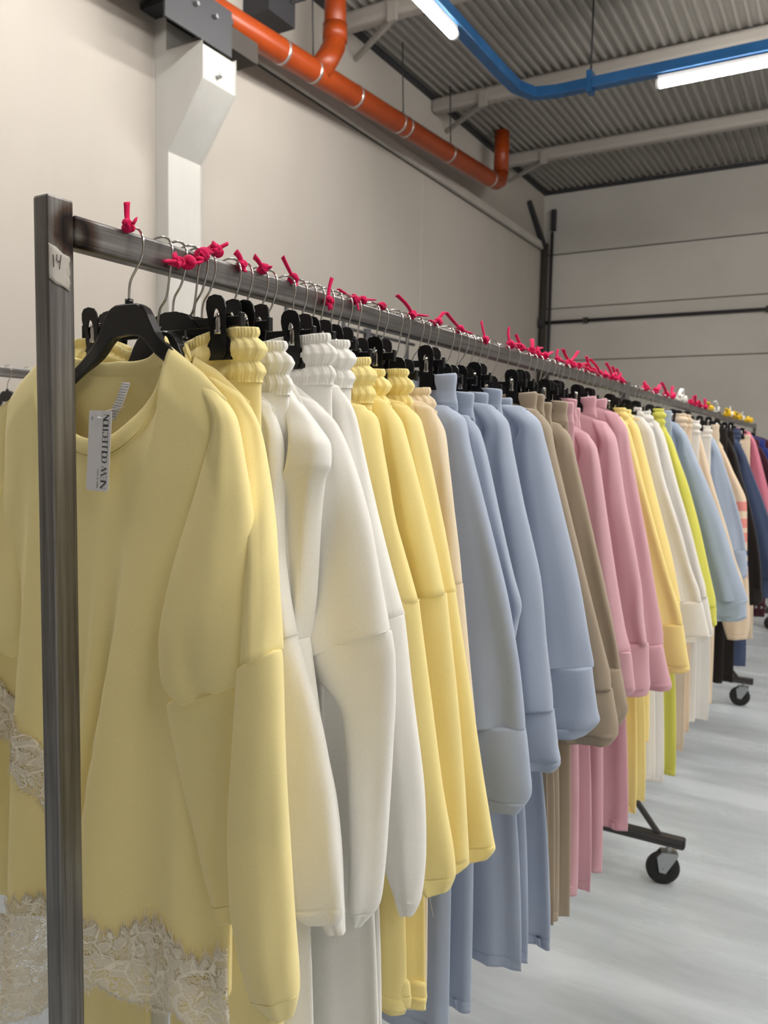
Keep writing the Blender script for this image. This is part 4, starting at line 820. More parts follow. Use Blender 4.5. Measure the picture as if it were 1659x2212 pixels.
def clip_hanger(y, wx, wz, label, group, xo=0.0, tilt=0.0):
    zb = min(1.806, wz+0.020); root = empty('clip_hanger', (HX, y, zb), label, 'hanger', group)
    mid = -0.785 if y < 0.9 else -0.765
    reach = wx-0.052-mid; half = reach+0.028
    bd = MB().box(mid-half, mid+half, y-0.003, y+0.003, zb-0.006, zb+0.006)
    bd.poly([(HX-0.045, zb-0.005), (HX+0.045, zb-0.005), (HX+0.028, zb+0.011), (HX+0.010, zb+0.016), (HX-0.010, zb+0.016), (HX-0.028, zb+0.011)], y-0.0045, y+0.0045)
    for q in (-1, 1): bd.box(mid+q*half-0.002, mid+q*half+0.002, y-0.004, y+0.004, zb-0.008, zb+0.010)
    bevel(bd.build('crossbar', M['black_plastic'], root), 0.001)
    hook(root, y, zb+0.014)
    for q in (-1, 1): clip(root, mid+q*reach, y, zb-0.046)
    return root
# ---------------------------------------------------------------- knotted strips
def tie(x, y, z, tails, label, group, mat='pink_tie', s=1.0, seed=0):
    """knot wrapped round a hook with cut tails; tails: list of (dx,dy,dz) end offsets"""
    rnd = random.Random(seed); mb = MB(); K = Vector((x, y, z)); s *= 0.97
    for i in range(3):    # loops of the knot
        a = rnd.uniform(0, PI); b = rnd.uniform(-0.5, 0.5); pts = []; r = (0.0062-i*0.0007)*s
        ax = Vector((math.cos(a)*0.5, math.sin(a), b)).normalized(); u = ax.cross(Vector((0, 0, 1))).normalized(); v_ = ax.cross(u)
        for k in range(17):
            th = 2*PI*k/16; pts.append(tuple(K + u*math.cos(th)*r + v_*math.sin(th)*r*0.8 + ax*(0.002*math.sin(2*th)+(i-1)*0.003*s)))
        mb.tube(pts, 0.0028*s, 9, rads=[(0.0042*s, 0.0022*s)]*17)
    for t in tails:
        e = Vector(t); L = e.length; side = Vector((rnd.uniform(-1, 1), rnd.uniform(-1, 1), rnd.uniform(-.3, .3)))*0.004*s
        pts = [tuple(K + e*q + side*math.sin(PI*q)) for q in (0, 0.2, 0.4, 0.6, 0.8, 0.95, 1.0)]
        mb.tube(pts, 0.003, 9, rads=[(0.0030*s, 0.0024*s), (0.0034*s, 0.0024*s), (0.0040*s, 0.0022*s), (0.0042*s, 0.0022*s), (0.0044*s, 0.0020*s), (0.0050*s, 0.0018*s), (0.0052*s, 0.0014*s)])
    o = recalc(mb.build('fabric_tie', M[mat], None, True)); return tag(o, label, 'fabric tie', group)
# ---------------------------------------------------------------- hang everything on the racks
ORD = ['nearest', 'second', 'third', 'fourth', 'fifth', 'sixth', 'seventh']
G1, G2 = 'sweatshirts and tops on the row of racks', 'trousers clipped on the row of racks'
S_INFO = {  # key: (fabric, short name)
 'S1': ('pale', 'pale yellow crewneck with white lace hem'), 'S2': ('pale', 'pale yellow sweatshirt right behind the lace crewneck'),
 'S3': ('white', 'foremost white sweatshirt behind the pale yellow ones'), 'S4': ('white', 'white sweatshirt with the folded-over sleeve'),
 'S5': ('white', 'white sweatshirt with the broad front-most sleeve'), 'S6': ('white', 'last white sweatshirt before the yellow group'),
 'S7': ('yellow', 'first bright yellow sweatshirt after the white ones'), 'S8': ('yellow', 'middle bright yellow sweatshirt of three'),
 'S9': ('yellow', 'last bright yellow sweatshirt beside the beige one'), 'S10': ('beige', 'beige sweatshirt between yellow and light blue ones'),
 'S11': ('blue', 'light blue sweatshirt nearest the camera'), 'S12': ('blue', 'light blue sweatshirt with the pointed elbow, second'),
 'S13': ('blue', 'third light blue sweatshirt from the camera'), 'S14': ('blue', 'fourth light blue sweatshirt, beside the taupe ones'),
 'S15': ('taupe', 'nearer taupe sweatshirt beside the light blue ones'), 'S16': ('taupe', 'farther taupe sweatshirt beside the pink ones'),
 'S17': ('pink', 'nearest dusty pink sweatshirt'), 'S18': ('pink', 'middle dusty pink sweatshirt of three'), 'S19': ('pink', 'last dusty pink sweatshirt, with flared cuff'),
 'S20': ('butter', 'butter yellow sweatshirt just beyond the pink ones'), 'S20b': ('butter', 'second butter yellow sweatshirt beyond the pink ones'),
 'S21': ('offwhite', 'cream white sweatshirt behind the butter yellow pair'), 'S21b': ('offwhite', 'farther cream white sweatshirt beside the lime one'),
 'S22': ('lime', 'lime yellow sweatshirt past the white ones'), 'S23': ('sky', 'light blue sweatshirt with ribbed cuff beyond the lime one'),
 'S24': ('cream', 'cream beige sweatshirt behind the far blue one'), 'S25': ('sky', 'narrow blue sweatshirt between two cream tops'),
 'S26': ('cream', 'cream cardigan with pink motifs and blue striped hem'), 'S27': ('black', 'black brown sweatshirt near the right edge'),
 'S28': ('navy', 'navy blue sweatshirt at the right edge'), 'S29': ('rose', 'rose pink sweatshirt at the far right edge')}
T_INFO = {
 'T1': ('pale', 'pale yellow trousers with gathered waist', 'crimp'), 'T2': ('white', 'nearest white trousers with gathered waist', 'crimp'), 'T3': ('white', 'second white trousers with gathered waist', 'crimp'),
 'T3b': ('white', 'third white trousers with gathered waist', 'crimp'), 'T4': ('yellow', 'nearest bright yellow trousers with turned-up hem', 'crimp'), 'T5': ('yellow', 'middle bright yellow trousers with gathered waist', 'crimp'),
 'T6': ('yellow', 'farthest bright yellow trousers, with open gathered waist', 'crimp'), 'T7': ('beige', 'beige trousers with gathered waist', 'crimp'),
 'T8': ('blue', 'nearest light blue trousers with smooth waistband', 'flat'), 'T9': ('blue', 'second light blue trousers with smooth waistband', 'flat'), 'T10': ('blue', 'third light blue trousers with smooth waistband', 'flat'),
 'T11': ('blue', 'fourth light blue trousers with smooth waistband', 'flat'), 'T12': ('blue', 'last light blue trousers, with wide flared leg', 'flat'),
 'T13': ('taupe', 'nearest taupe trousers', 'flat'), 'T13b': ('taupe', 'second taupe trousers', 'flat'), 'T13c': ('taupe', 'third taupe trousers', 'flat'), 'T14': ('taupe', 'fourth taupe trousers, beside the pink ones', 'flat'),
 'T14b': ('pink', 'nearest dusty pink trousers', 'flat'), 'T15': ('pink', 'second dusty pink trousers', 'flat'), 'T16': ('pink', 'third dusty pink trousers', 'flat'), 'T17': ('pink', 'last dusty pink trousers, with wide hem', 'flat'),
 'T18': ('butter', 'nearer butter yellow trousers behind the pink ones', 'crimp'), 'T18b': ('yellow', 'farther butter yellow trousers near the rack end', 'crimp'),
 'T19': ('offwhite', 'cream white trousers at the end of the near rack', 'crimp'), 'T19b': ('offwhite', 'second cream white trousers by the rack end post', 'crimp'),
 'T20': ('lime', 'lime yellow trousers', 'crimp'), 'T21': ('sky', 'narrow blue trousers behind the lime ones', 'flat'), 'T22': ('cream', 'nearer cream beige trousers on the second rack', 'crimp'),
 'T22b': ('cream', 'farther cream beige trousers on the second rack', 'crimp'), 'T23': ('offwhite', 'off-white trousers on the second rack', 'crimp'), 'T24': ('offwhite', 'farther off-white trousers on the second rack', 'crimp'),
 'T25': ('cream', 'beige trousers beside the black ones', 'flat'), 'T26': ('black', 'wide black trousers on the second rack', 'flat'), 'T27': ('black', 'farther black trousers on the second rack', 'flat'),
 'T28': ('navy', 'faded navy trousers at the end of the second rack', 'crimp'), 'T29': ('cream', 'light beige trousers beyond the second rack', 'flat')}
HEM = {'S2': 1.04, 'S3': 1.06, 'S4': 1.07, 'S5': 1.04, 'S6': 1.05}
# folds of the lace crewneck: ridges running down its front
def s1_folds(u, t):
    x = s1b.xc+u*(s1b.tip+(s1b.hemw-s1b.tip)*smooth(t*1.05))+s1b.hs*smooth(t)
    g = smooth((t-0.02)/0.75)
    def ridge(xk, amp, wl, wr): d = x-xk; return -amp*math.exp(-(d/wl)**2 if d < 0 else -(d/wr)**2)
    y = ridge(-0.722-0.062*t, 0.044, 0.013, 0.060)+ridge(-0.780-0.045*t, 0.022, 0.010, 0.018)+ridge(-0.64+0.01*t, 0.012, 0.03, 0.03)
    y += ridge(-0.90-0.03*t, 0.028, 0.02, 0.035)+ridge(-1.00-0.02*t, 0.02, 0.03, 0.03)
    return y*g+0.012*g
for key, Y, sh, rings, seam in GARMENTS:
    colr, nm = S_INFO[key]; kw = {}
    if key == 'S1':
        s1b = Body(Y, -0.80, sh, 1.0, 0.235); 
        s1root, s1b2 = sweatshirt(key, Y, sh, rings, seam, colr, nm + ', front of the rack', G1, xc=-0.80, hemz=1.005, hires=True, hemw=0.235, nw=0.108, drop=0.128, bdrop=0.030, B=0.021, folds=s1_folds, hemshift=-0.035)
    else:
        xc = -0.79 if Y < 0.84 else -0.775
        hw = 0.19 if Y > 0.85 else 0.175
        sweatshirt(key, Y, sh, rings, seam, colr, nm + ', hanging on the rack', G1, xc=xc, hemz=HEM.get(key, 1.10), hemw=hw, B=0.009 if Y < 1.15 else 0.014, pleat=0.004)
    zc = 1.818
    if key != 'S1':
        tp_ = [(0.03, -0.002), (0.047, -0.030), (0.058, -0.042), (0.08, -0.058), (0.12, -0.086), (0.16, -0.120)]
        zc = max(1.785, min([1.812]+[p[2]-0.010-interp(tp_, p[0]-HX) for p in sh if 0.05 < p[0]-HX < 0.145]))
    top_hanger(Y, 'black plastic hanger inside the ' + nm, 'black hangers on the row of racks', zc=zc, half=0.145 if key == 'S1' else 0.13)
for key, Y, w_, h_ in TROUSERS:
    colr, nm, st = T_INFO[key]
    trousers(key, Y, w_, h_, colr, nm + ', clipped to a black hanger', G2, st)
    clip_hanger(Y, w_[0], w_[2], 'black clip hanger gripping the ' + nm, 'black clip hangers on the row of racks')
# extra closely packed hangers towards the rack's end
PK = [('pink', 2.10), ('pink', 2.24), ('pink', 2.42), ('butter', 2.48), ('butter', 2.86)]
EX = ['tucked behind the nearest pink pair', 'between the middle and last pink pairs', 'right after the last pink pair', 'just past the pink ones', 'deep in the butter yellow group']
for i, (c, y) in enumerate(PK):
    trousers('X%d' % i, y+0.02, [-0.63, y, 1.765], [-0.56, y, 0.62], c, '%s trousers half hidden, %s' % ('dusty pink' if c == 'pink' else 'butter yellow', EX[i]), G2, 'flat' if c == 'pink' else 'crimp')
    clip_hanger(y+0.02, -0.63, 1.765, 'black clip hanger of the half hidden %s trousers %s' % ('pink' if c == 'pink' else 'butter yellow', EX[i]), 'black clip hangers on the row of racks')

# ---- lace crewneck details
b = s1b2
def front_at(x, z):
    """depth of the crewneck's front sheet at x,z (continued below the hem)"""
    lo = -1.0; hi = 1.0
    zt = 1.70; t = min(1.0, max(0.0, (zt-z)/(zt-b.hemz)))
    hw = b.tip+(b.hemw-b.tip)*smooth(t*1.05); u = max(-1, min(1, (x-b.xc-b.hs*smooth(t))/hw))
    zt2 = b.top(u, True); t2 = min(1.0, max(0.0, (zt2-z)/(zt2-b.hemz)))
    return b.yat(u, t2, zt2-z, True, zt2)
def scal(x, per, ph=0.0): return abs(math.sin(PI*(x/per+ph)))
def lace_sheet(name, rows, parent):
    v = [p for r in rows for p in r]; W = len(rows[0]); f = [(j*W+i, (j+1)*W+i, (j+1)*W+i+1, j*W+i+1) for j in range(len(rows)-1) for i in range(W-1)]
    o = link(name, v, f, M['lace'], parent); o.modifiers.new('t', 'SOLIDIFY').thickness = 0.0007; return o
NX = 140; rows = []; x0, x1 = -1.065, -0.600; fr = MB()
def ztop(x): return 1.045 + 0.030*abs(math.cos(PI*(x+0.70)/0.125)) - 0.012*(1-scal(x, 0.0155)) - 0.45*max(0, -0.86-x)
def zbot(x): return 0.972 - 0.022*abs(math.sin(PI*(x+0.667)/0.115))**0.7 + 0.003*scal(x, 0.012) - 0.95*max(0, min(0.10, -0.83-x))
for j in range(15):
    s = j/14; r = []
    for i in range(NX+1):
        x = x0+(x1-x0)*i/NX; z = ztop(x)+(zbot(x)-ztop(x))*s; edge = 0.004*math.sin(x*60)*max(0, (b.hemz-z)/0.04)
        r.append((x, front_at(x, z)-0.0025+edge, z))
    rows.append(r)
lace_sheet('lace_trim', rows, s1root)
def hair(x, z, dx, dz, mb):
    y = front_at(x, z)-0.003; mb.tube([(x, y, z), (x+dx*0.5, y-0.0012, z+dz*0.55), (x+dx, y-0.0005, z+dz)], 0.00022, 4, rads=[0.0004, 0.0003, 0.00012])
rh = random.Random(3)
for i in range(330):
    x = x0+(x1-x0)*i/330; hair(x, ztop(x)-0.002, rh.uniform(-0.003, 0.003), rh.uniform(0.005, 0.016), fr); hair(x, zbot(x)+0.001, rh.uniform(-0.002, 0.002), -rh.uniform(0.003, 0.009), fr)
# second lace band running down from the left side
path = [(-1.03, 1.30), (-0.985, 1.27), (-0.945, 1.245), (-0.905, 1.20), (-0.868, 1.15), (-0.845, 1.10), (-0.828, 1.05)]
pp = smooth_path([(a, 0, c) for a, c in path], 10); rows = []
for j in range(9):
    s = j/8-0.5; r = []
    for i, p in enumerate(pp):
        q = pp[min(i+1, len(pp)-1)]; p0 = pp[max(i-1, 0)]; d = Vector((q[0]-p0[0], q[2]-p0[2])).normalized(); wd = 0.075*(0.80+0.20*abs(math.sin(i*0.5)))
        wd = wd*(1-0.45*i/len(pp)); x = p[0]+d.y*s*-wd; z = p[2]+d.x*s*wd
        r.append((x, front_at(x, z)-0.0028, z))
        if j in (0, 8) and i % 1 == 0:
            for _ in range(2): hair(x+rh.uniform(-.002, .002), z, (-d.y*0.008 if j == 8 else d.y*0.008)+rh.uniform(-.002, .002), (d.x*0.008 if j == 8 else -d.x*0.008), fr)
    rows.append(r)
lace_sheet('lace_trim', rows, s1root)
fr.build('lace_fringe', M['thread'], s1root, True)
# neck seam and label
def neck_curve(off):
    out = []
    for i in range(41):
        a = PI+PI*i/40; d = math.cos(a)*(b.nw+off); u = d/b.tip; z = interp(b.pts, b.nw)-(b.drop+off)*math.sqrt(max(0, 1-(d/(b.nw+off))**2))**0.9
        out.append((b.xc+d, front_at(b.xc+d, z)-0.0012 if abs(d) < b.nw*0.97 else b.y-0.008, z))
    return out
MB().tube(neck_curve(0.004)[2:-2], 0.0007, 6).build('neck_seam', F['pale'], s1root, True)
lb = MB(); yb = b.pt(0, 0, False)[1]-0.006
lp = [(-0.760, 1.742), (-0.748, 1.742), (-0.754, 1.715), (-0.766, 1.716), (-0.762, 1.692), (-0.775, 1.691)]
lv = [(-0.786, yb, 1.731), (-0.772, yb, 1.730), (-0.791, yb-0.006, 1.708), (-0.777, yb-0.006, 1.706), (-0.799, yb-0.014, 1.685), (-0.785, yb-0.014, 1.683)]
lab = link('neck_label', lv, [(0, 2, 3, 1), (2, 4, 5, 3)], M['card'], s1root); lab.modifiers.new('t', 'SOLIDIFY').thickness = 0.0004
lab['label'] = 'white woven neck label with rows of dots'
dm = MB()
for j in range(13):
    for i in range(5):
        s = j/14+0.05; a = Vector(lv[0]).lerp(Vector(lv[4]), s) if s < 0 else (Vector(lv[0]).lerp(Vector(lv[2]), s*2) if s < .5 else Vector(lv[2]).lerp(Vector(lv[4]), s*2-1))
        c = (Vector(lv[1]).lerp(Vector(lv[3]), s*2) if s < .5 else Vector(lv[3]).lerp(Vector(lv[5]), s*2-1)); p = a.lerp(c, 0.14+0.18*i+(0.09 if j % 2 else 0)*0)
        dm.box(p.x-0.0005, p.x+0.0005, p.y-0.0006, p.y-0.0003, p.z-0.0005, p.z+0.0005)
dm.build('printed_dots', M['ink'], lab)
# ---- hang tag
TY = b.y-0.036
A = Vector((-0.7865, TY, 1.6945)); Bc = Vector((-0.7495, TY, 1.6935)); Cc = Vector((-0.7965, TY+0.001, 1.5985)); Dc = Vector((-0.7575, TY+0.001, 1.5975))
ux = ((Bc-A)+(Dc-Cc)).normalized(); uz = ((A-Cc)+(Bc-Dc)).normalized(); W_ = 0.0385; H_ = 0.0962; O_ = Cc; nrm = ux.cross(uz).normalized()
if nrm.y > 0: nrm = -nrm
def tg(a, c, o=0.0): return tuple(O_+ux*a+uz*c+nrm*o)
t = empty('hang_tag', A, 'white hang tag with grey capitals hanging in the lace crewneck neckline', 'tag')
mb = MB(); r = 0.002
outl = [(r, 0), (W_-r, 0), (W_, r), (W_, H_-r), (W_-r, H_), (r, H_), (0, H_-r), (0, r)]
mb.v = [tg(a, c, 0.0003) for a, c in outl]+[tg(a, c, -0.0003) for a, c in outl]; k = 8
mb.f = [tuple(range(k)), tuple(range(2*k-1, k-1, -1))]+[(i, (i+1) % k, k+(i+1) % k, k+i) for i in range(k)]
cardo = recalc(mb.build('card', M['card'], t))
tm = MB()
def rect(a0, a1, c0, c1):      # text frame: s along the card height (reading direction), q across (letter height)
    n = len(tm.v); tm.v += [tg(a0, c0, 0.0005), tg(a1, c0, 0.0005), tg(a1, c1, 0.0005), tg(a0, c1, 0.0005)]; tm.f.append((n, n+1, n+2, n+3))
def quad(pts): n = len(tm.v); tm.v += [tg(a, c, 0.0005) for a, c in pts]; tm.f.append((n, n+1, n+2, n+3))
# letter space: s = advance (upwards along card), h = letter height (towards the left); card x = XB - h, card z = s
def seg_(s0, h0, s1, h1, w):   # stroke of width w
    d = Vector((s1-s0, h1-h0)); n_ = Vector((-d.y, d.x)).normalized()*w/2
    quad([(XB_-(h0+n_.y), s0+n_.x), (XB_-(h1+n_.y), s1+n_.x), (XB_-(h1-n_.y), s1-n_.x), (XB_-(h0-n_.y), s0-n_.x)])
def letters(txt, s, hgt, wd, gap, thick, thin):
    for ch in txt:
        if ch == ' ': s += wd*0.95; continue
        w_ = wd; T = thick; h = hgt
        if ch == 'N': seg_(s+thin, 0, s+thin, h, thin); seg_(s+thin, h, s+w_-thin, 0, T); seg_(s+w_-thin, 0, s+w_-thin, h, thin)
        elif ch == 'E':
            seg_(s+T/2, 0, s+T/2, h, T)
            for hh in (thin/2, h/2, h-thin/2): seg_(s, hh, s+w_*0.8, hh, thin)
            seg_(s+w_*0.8, 0, s+w_*0.8, h*0.22, thin*1.3); seg_(s+w_*0.8, h, s+w_*0.8, h*0.78, thin*1.3)
        elif ch == 'W': w_ = wd*1.35; seg_(s, h, s+w_*0.3, 0, T*0.9); seg_(s+w_*0.3, 0, s+w_*0.5, h, thin); seg_(s+w_*0.5, h, s+w_*0.78, 0, T*0.9); seg_(s+w_*0.78, 0, s+w_, h, thin)
        elif ch in 'CO':
            N = 20; a0, a1 = (0.12, 0.88) if ch == 'C' else (0, 1)
            for i in range(N):
                p, q = [2*PI*(a0+(a1-a0)*(i+e)/N) for e in (0, 1)]; c = abs(math.cos((p+q)/2)); ww = thin+(T-thin)*c**1.5
                seg_(s+w_/2+w_*0.45*math.cos(p), h/2+h/2*math.sin(p), s+w_/2+w_*0.45*math.cos(q), h/2+h/2*math.sin(q), ww)
            if ch == 'C': seg_(s+w_*0.86, h*0.98, s+w_*0.86, h*0.72, thin*1.3)
        elif ch == 'L': seg_(s+T/2, 0, s+T/2, h, T); seg_(s, thin/2, s+w_*0.75, thin/2, thin); seg_(s+w_*0.75, 0, s+w_*0.75, h*0.22, thin*1.3)
        elif ch == 'T': seg_(s+w_*0.4, 0, s+w_*0.4, h, T); seg_(s, h-thin/2, s+w_*0.8, h-thin/2, thin); seg_(s, h, s, h*0.78, thin*1.3); seg_(s+w_*0.8, h, s+w_*0.8, h*0.78, thin*1.3)
        elif ch == 'I': w_ = wd*0.42; seg_(s+w_/2, 0, s+w_/2, h, T)
        elif ch == 'M': seg_(s, 0, s, h, T); seg_(s, h, s+w_/2, 0, thin); seg_(s+w_/2, 0, s+w_, h, thin); seg_(s+w_, 0, s+w_, h, T)
        elif ch == 'A': seg_(s, 0, s+w_/2, h, thin); seg_(s+w_/2, h, s+w_, 0, T); seg_(s+w_*0.25, h*0.35, s+w_*0.75, h*0.35, thin)
        elif ch == 'D': seg_(s, 0, s, h, T); seg_(s, h, s+w_*0.6, h*0.85, thin); seg_(s+w_*0.6, h*0.85, s+w_*0.8, h/2, T); seg_(s+w_*0.8, h/2, s+w_*0.6, h*0.15, T); seg_(s+w_*0.6, h*0.15, s, 0, thin)
        elif ch == 'Y': seg_(s, h, s+w_/2, h/2, T); seg_(s+w_, h, s+w_/2, h/2, thin); seg_(s+w_/2, h/2, s+w_/2, 0, T)
        s += w_+gap
    return s
XB_ = 0.0345; letters('NEW', 0.0035, 0.0098, 0.0082, -0.0004, 0.0019, 0.0004); letters('COLLECTION', 0.0345, 0.0098, 0.0072, -0.0012, 0.0018, 0.0004)
XB_ = 0.0205; letters('MADE IN ITALY', 0.004, 0.0022, 0.0016, 0.0004, 0.00035, 0.00025)
XB_ = 0.0115
for i in range(10):
    p, q = 2*PI*i/10, 2*PI*(i+1)/10; seg_(0.0865+0.002*math.cos(p), 0.0055+0.0014*math.sin(p), 0.0865+0.002*math.cos(q), 0.0055+0.0014*math.sin(q), 0.0003)
seg_(0.0855, 0.0055, 0.0875, 0.0055, 0.0003); seg_(0.0865, 0.0045, 0.0865, 0.0065, 0.0003)
tm.build('lettering', M['ink'], cardo)
fst = MB().ell(tg(0.0185, 0.0865, 0.0018), (0.0018, 0.0016, 0.0024)); fst.ell(tg(0.021, 0.0870, 0.002), (0.0022, 0.001, 0.0013)); fst.tube([tg(0.0185, 0.0865, 0.0015), tg(0.019, 0.094, 0.0015), (-0.768, yb-0.012, 1.700)], 0.00035, 6)
fst.build('plastic_fastener', M['card'], t, True)
# ---- ties on the near rack
U = 'pink knotted fabric strip '
TIES = [
 (-0.744, 0.676, 1.909, [(0.001, -0.002, 0.026), (0.010, 0.002, 0.006)], U+'on the first hook of the rack', 1.0),
 (-0.733, 0.742, 1.880, [(0.000, -0.022, -0.004), (0.004, -0.004, 0.008)], U+'hanging lowest on the hooks, second from the post', 1.1),
 (-0.733, 0.764, 1.884, [(0.004, -0.016, -0.008), (0.004, 0.018, 0.004)], U+'third from the post, touching its neighbour', 1.1),
 (-0.735, 0.790, 1.899, [(0.006, -0.012, -0.008), (0.002, 0.014, 0.004)], U+'fourth from the post, bunched on the hooks', 1.1),
 (-0.738, 0.818, 1.911, [(0.012, 0.012, 0.010), (0.004, -0.010, -0.004)], U+'with a fanned tail pointing right, fifth from post', 1.2),
 (-0.742, 0.876, 1.904, [(-0.004, -0.008, 0.016), (0.006, 0.002, -0.010)], U+'above the gathered pale yellow waistband', 1.0),
 (-0.744, 0.925, 1.908, [(-0.008, -0.010, 0.016), (0.010, 0.006, 0.002)], U+'with two short upward tails above white waist', 1.0),
 (-0.744, 0.998, 1.908, [(-0.010, -0.014, 0.030), (0.005, 0.004, -0.010)], U+'with one long straight tail above white clips', 1.0),
 (-0.736, 1.081, 1.888, [(0.004, 0.004, 0.036), (0.003, 0.002, -0.014)], U+'with a tall upright tail, ninth from the post', 1.0),
 (-0.742, 1.170, 1.904, [(-0.010, -0.036, 0.012), (0.006, 0.002, -0.018)], U+'lying along the rail over bright yellow trousers', 1.0),
 (-0.748, 1.205, 1.910, [(0.000, 0.040, 0.006), (0.000, -0.030, 0.004)], U+'stretched flat along the top of the rail', 0.9),
 (-0.748, 1.272, 1.910, [(0.004, -0.020, 0.000)], U+'tiny, flat on the rail above the second yellow waist', 0.9),
 (-0.744, 1.380, 1.910, [(-0.010, -0.045, 0.030), (0.006, 0.050, 0.004)], U+'with a slanting tail above the beige sweatshirt', 1.1),
 (-0.744, 1.490, 1.912, [(0.004, -0.045, -0.004), (0.004, 0.020, 0.022)], U+'nearer of the two before the first blue waistband', 1.1),
 (-0.744, 1.600, 1.912, [(-0.006, -0.060, 0.026), (0.004, 0.050, -0.004)], U+'long and sloping above the light blue waistbands', 1.1),
 (-0.742, 1.733, 1.906, [(-0.006, -0.012, 0.040), (0.004, 0.004, -0.010)], U+'standing alone upright above the taupe group', 1.1)]
for i, (x, y, z, tl, lb_, s) in enumerate(TIES): tie(x, y, z, tl, lb_, 'pink fabric strips tied on the hooks', s=s, seed=i+3)
rt = random.Random(11)
YS = [1.90, 1.97, 2.05, 2.09, 2.16, 2.27, 2.37, 2.42, 2.48, 2.57, 2.64, 2.72, 2.80, 2.88, 2.95, 3.03]
for i, y in enumerate(YS):
    tl = [(rt.uniform(-0.015, 0.01), rt.uniform(-0.09, 0.06), rt.uniform(0.012, 0.045)), (rt.uniform(-.005, 0.01), rt.uniform(0.02, 0.09), rt.uniform(-0.012, 0.02))]
    tie(-0.744, y, 1.913, tl, 'pink knotted fabric strip in the dense far half of the near rack rail', 'pink fabric strips tied in the dense far half', s=1.35, seed=i+40)
# second rack hooks: pink, then white and yellow
for i, y in enumerate([3.42, 3.62, 3.85, 4.0, 4.5, 4.65, 4.8, 5.0]):
    tie(-0.742, y, 1.912, [(rt.uniform(-.01, .01), rt.uniform(-.12, .08), rt.uniform(.015, .05)), (0, rt.uniform(.03, .12), rt.uniform(-.01, .02))], 'pink knotted fabric strip on the second rack rail', 'pink fabric strips tied on the second rack', s=1.8, seed=i+90)
for i, y in enumerate([4.18, 4.30, 5.45, 6.15, 6.9]):
    tie(-0.744, y, 1.914, [(0, rt.uniform(-.08, .08), .05), (0, .06, .02)], 'white fabric strip tied on a far rack rail', 'white fabric strips tied on the far racks', 'white_tie', 2.2, i+130)
for i, y in enumerate([5.2, 5.95, 6.05, 6.3, 6.55, 6.75, 7.2, 7.5]):
    tie(-0.744, y, 1.914, [(0, rt.uniform(-.08, .08), .03), (0, .08, .0)], 'yellow fabric strip tied on a far rack rail', 'yellow fabric strips tied on the far racks', 'yellow_tie', 2.4, i+150)
# studded burgundy dress and other tops on the third rack
def far_top(y, colr, nm, xo, ztop_, hemz, out=0.0, nmo='sweatshirt'):
    root = empty(nmo, (HX, y, ztop_), nm, nmo.replace('_', ' '), 'garments on the farthest rack')
    sh = [(-0.70, y, ztop_), (-0.62+out, y, ztop_-0.06)]
    bb = Body(y, -0.7585, sh, hemz, 0.24+out, B=0.03, seed=int(y*100))
    vv, ff = bb.mesh(30, 24); bo = recalc(link('body', vv, ff, F[colr], root))
    for s in (0, 1):
        rr = [[-0.66, y, 1.70, -0.60+out, y, 1.68, .02], [-0.64, y, 1.5, -0.52+out, y, 1.5, .03], [-0.62, y, 1.2, -0.48+out, y, 1.2, .03], [-0.60, y, 1.08, -0.49+out, y, 1.08, .025]]
        if s: rr = [mirror(r, -0.7585) for r in rr]
        vv, ff = tube_mesh(rr, 4, 20); recalc(link('sleeve', vv, ff, F[colr], root))
    top_hanger(y, 'black plastic hanger inside the ' + nm, 'black hangers on the row of racks'); return root, bb
rt_, bb = far_top(6.4, 'burgundy', 'burgundy top with round studs at the right edge', 0, 1.80, 0.45, 0.05, 'studded_top')
st = MB()
for j in range(16):
    for i in range(9):
        u = -0.1+0.12*i+(0.06 if j % 2 else 0); 
        if u > 0.97: continue
        x, y, z = bb.pt(u, 0.12+j*0.055, True); st.ell((x, y-0.004, z), (0.010, 0.004, 0.010), 8, 5)
st.build('studs', M['zinc'], rt_, True)
far_top(6.75, 'royal', 'royal blue sweatshirt on the farthest rack', 0, 1.80, 1.05, 0.06)
far_top(7.2, 'burgundy', 'plain burgundy sweatshirt on the farthest rack', 0, 1.80, 1.05, 0.06)
far_top(7.7, 'navy', 'dark navy sweatshirt at the end of the farthest rack', 0, 1.80, 1.05, 0.04)
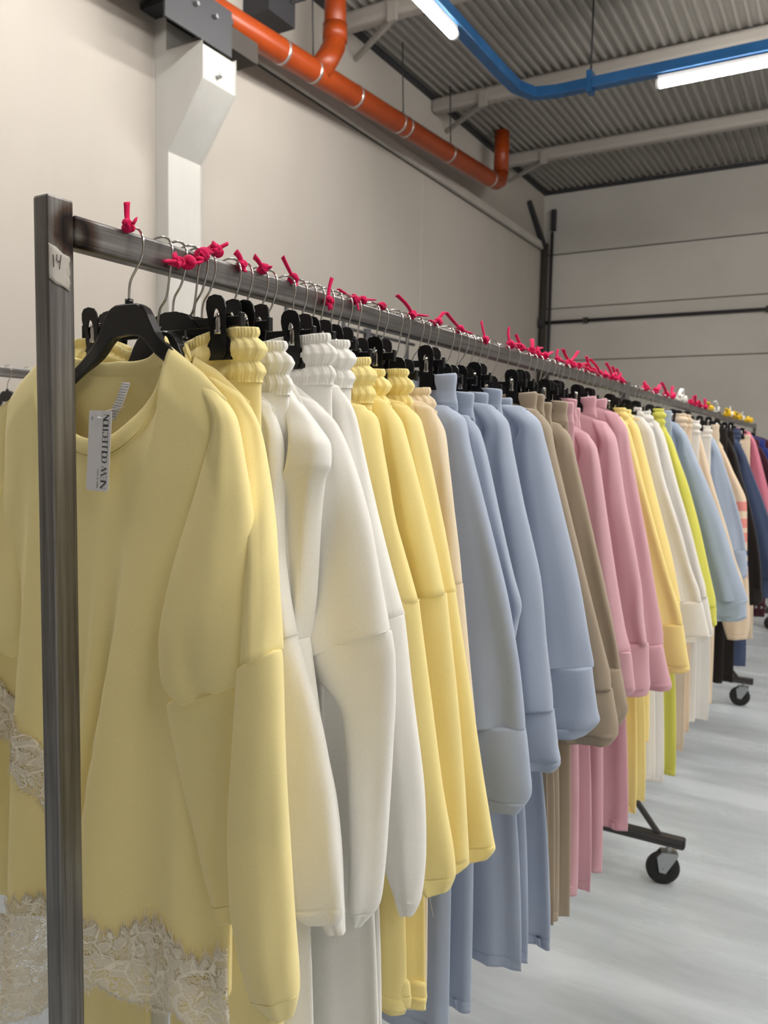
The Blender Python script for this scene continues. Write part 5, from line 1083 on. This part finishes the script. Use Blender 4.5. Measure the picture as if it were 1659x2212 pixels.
# cardigan motifs: pink patches and blue stripes on the sleeve of the cream cardigan
for o in [q for q in bpy.data.objects if q.name.startswith('sweatshirt') and 'cardigan' in q.get('label', '')]:
    o.name = 'cardigan'; o['category'] = 'cardigan'
    for ch in o.children:
        if ch.name.split('.')[0] in ('sleeve',):
            m, nt, p = newmat('cream knit with pink motifs and blue stripes')
            ge = node(nt, 'ShaderNodeTexCoord'); sp = node(nt, 'ShaderNodeSeparateXYZ'); nt.links.new(ge.outputs['Object'], sp.inputs[0])
            mr = node(nt, 'ShaderNodeMapRange'); setin(mr, From_Min=0.98, From_Max=1.62); nt.links.new(sp.outputs['Z'], mr.inputs['Value'])
            cr = node(nt, 'ShaderNodeValToRGB'); cr.color_ramp.interpolation = 'CONSTANT'; e = cr.color_ramp.elements; e[0].color = srgb(240, 196, 180); e[0].position = 0
            cream = (238, 214, 186); 
            for pos, c in ((0.10, (92, 112, 160)), (0.14, cream), (0.19, (92, 112, 160)), (0.23, cream), (0.30, (236, 150, 140)), (0.38, cream), (0.42, (236, 150, 140)), (0.50, cream), (0.56, (236, 150, 140)), (0.64, cream)):
                q = e.new(pos); q.color = srgb(*c)
            e[-1].color = srgb(*cream)
            nt.links.new(mr.outputs['Result'], cr.inputs['Fac']); nt.links.new(cr.outputs['Color'], p.inputs['Base Color']); p.inputs['Roughness'].default_value = 0.9
            ch.data.materials.clear(); ch.data.materials.append(m)
# ---- rack at the left, seen beside the near post: hooks and white tops packed on it
for i in range(16):
    y = 1.25+0.075*i; xo = -1.80
    root = top_hanger(y, 'hanger with bright wire hook packed on the rack at the left edge', 'hangers packed on the left rack', xo=xo)
    rt2 = empty('white_top', (HX+xo, y, 1.75), 'white top packed tightly on the rack at the left edge', 'top', 'white tops packed on the left rack')
    bb = Body(y, HX+xo, [(HX+xo+0.09, y, 1.785), (HX+xo+0.19, y, 1.72)], 1.0, 0.22, B=0.022, seed=i)
    vv, ff = bb.mesh(24, 16); recalc(link('body', vv, ff, F['offwhite'], rt2))
# ---- loose threads on the hems
def thread(x, y, z, L, nm):
    MB().tube(smooth_path([(x, y, z), (x+0.002, y, z-L*0.3), (x-0.002, y-0.001, z-L*0.6), (x+0.004, y, z-L)], 5), 0.0003, 5).build('loose_thread', M['thread'], nm, True)
for o in list(bpy.data.objects):
    l = o.get('label', '')
    if l.startswith('foremost white'): thread(-0.545, 0.775, 1.10, 0.16, o)
    if l.startswith('first bright yellow'): thread(-0.485, 0.995, 1.05, 0.07, o)
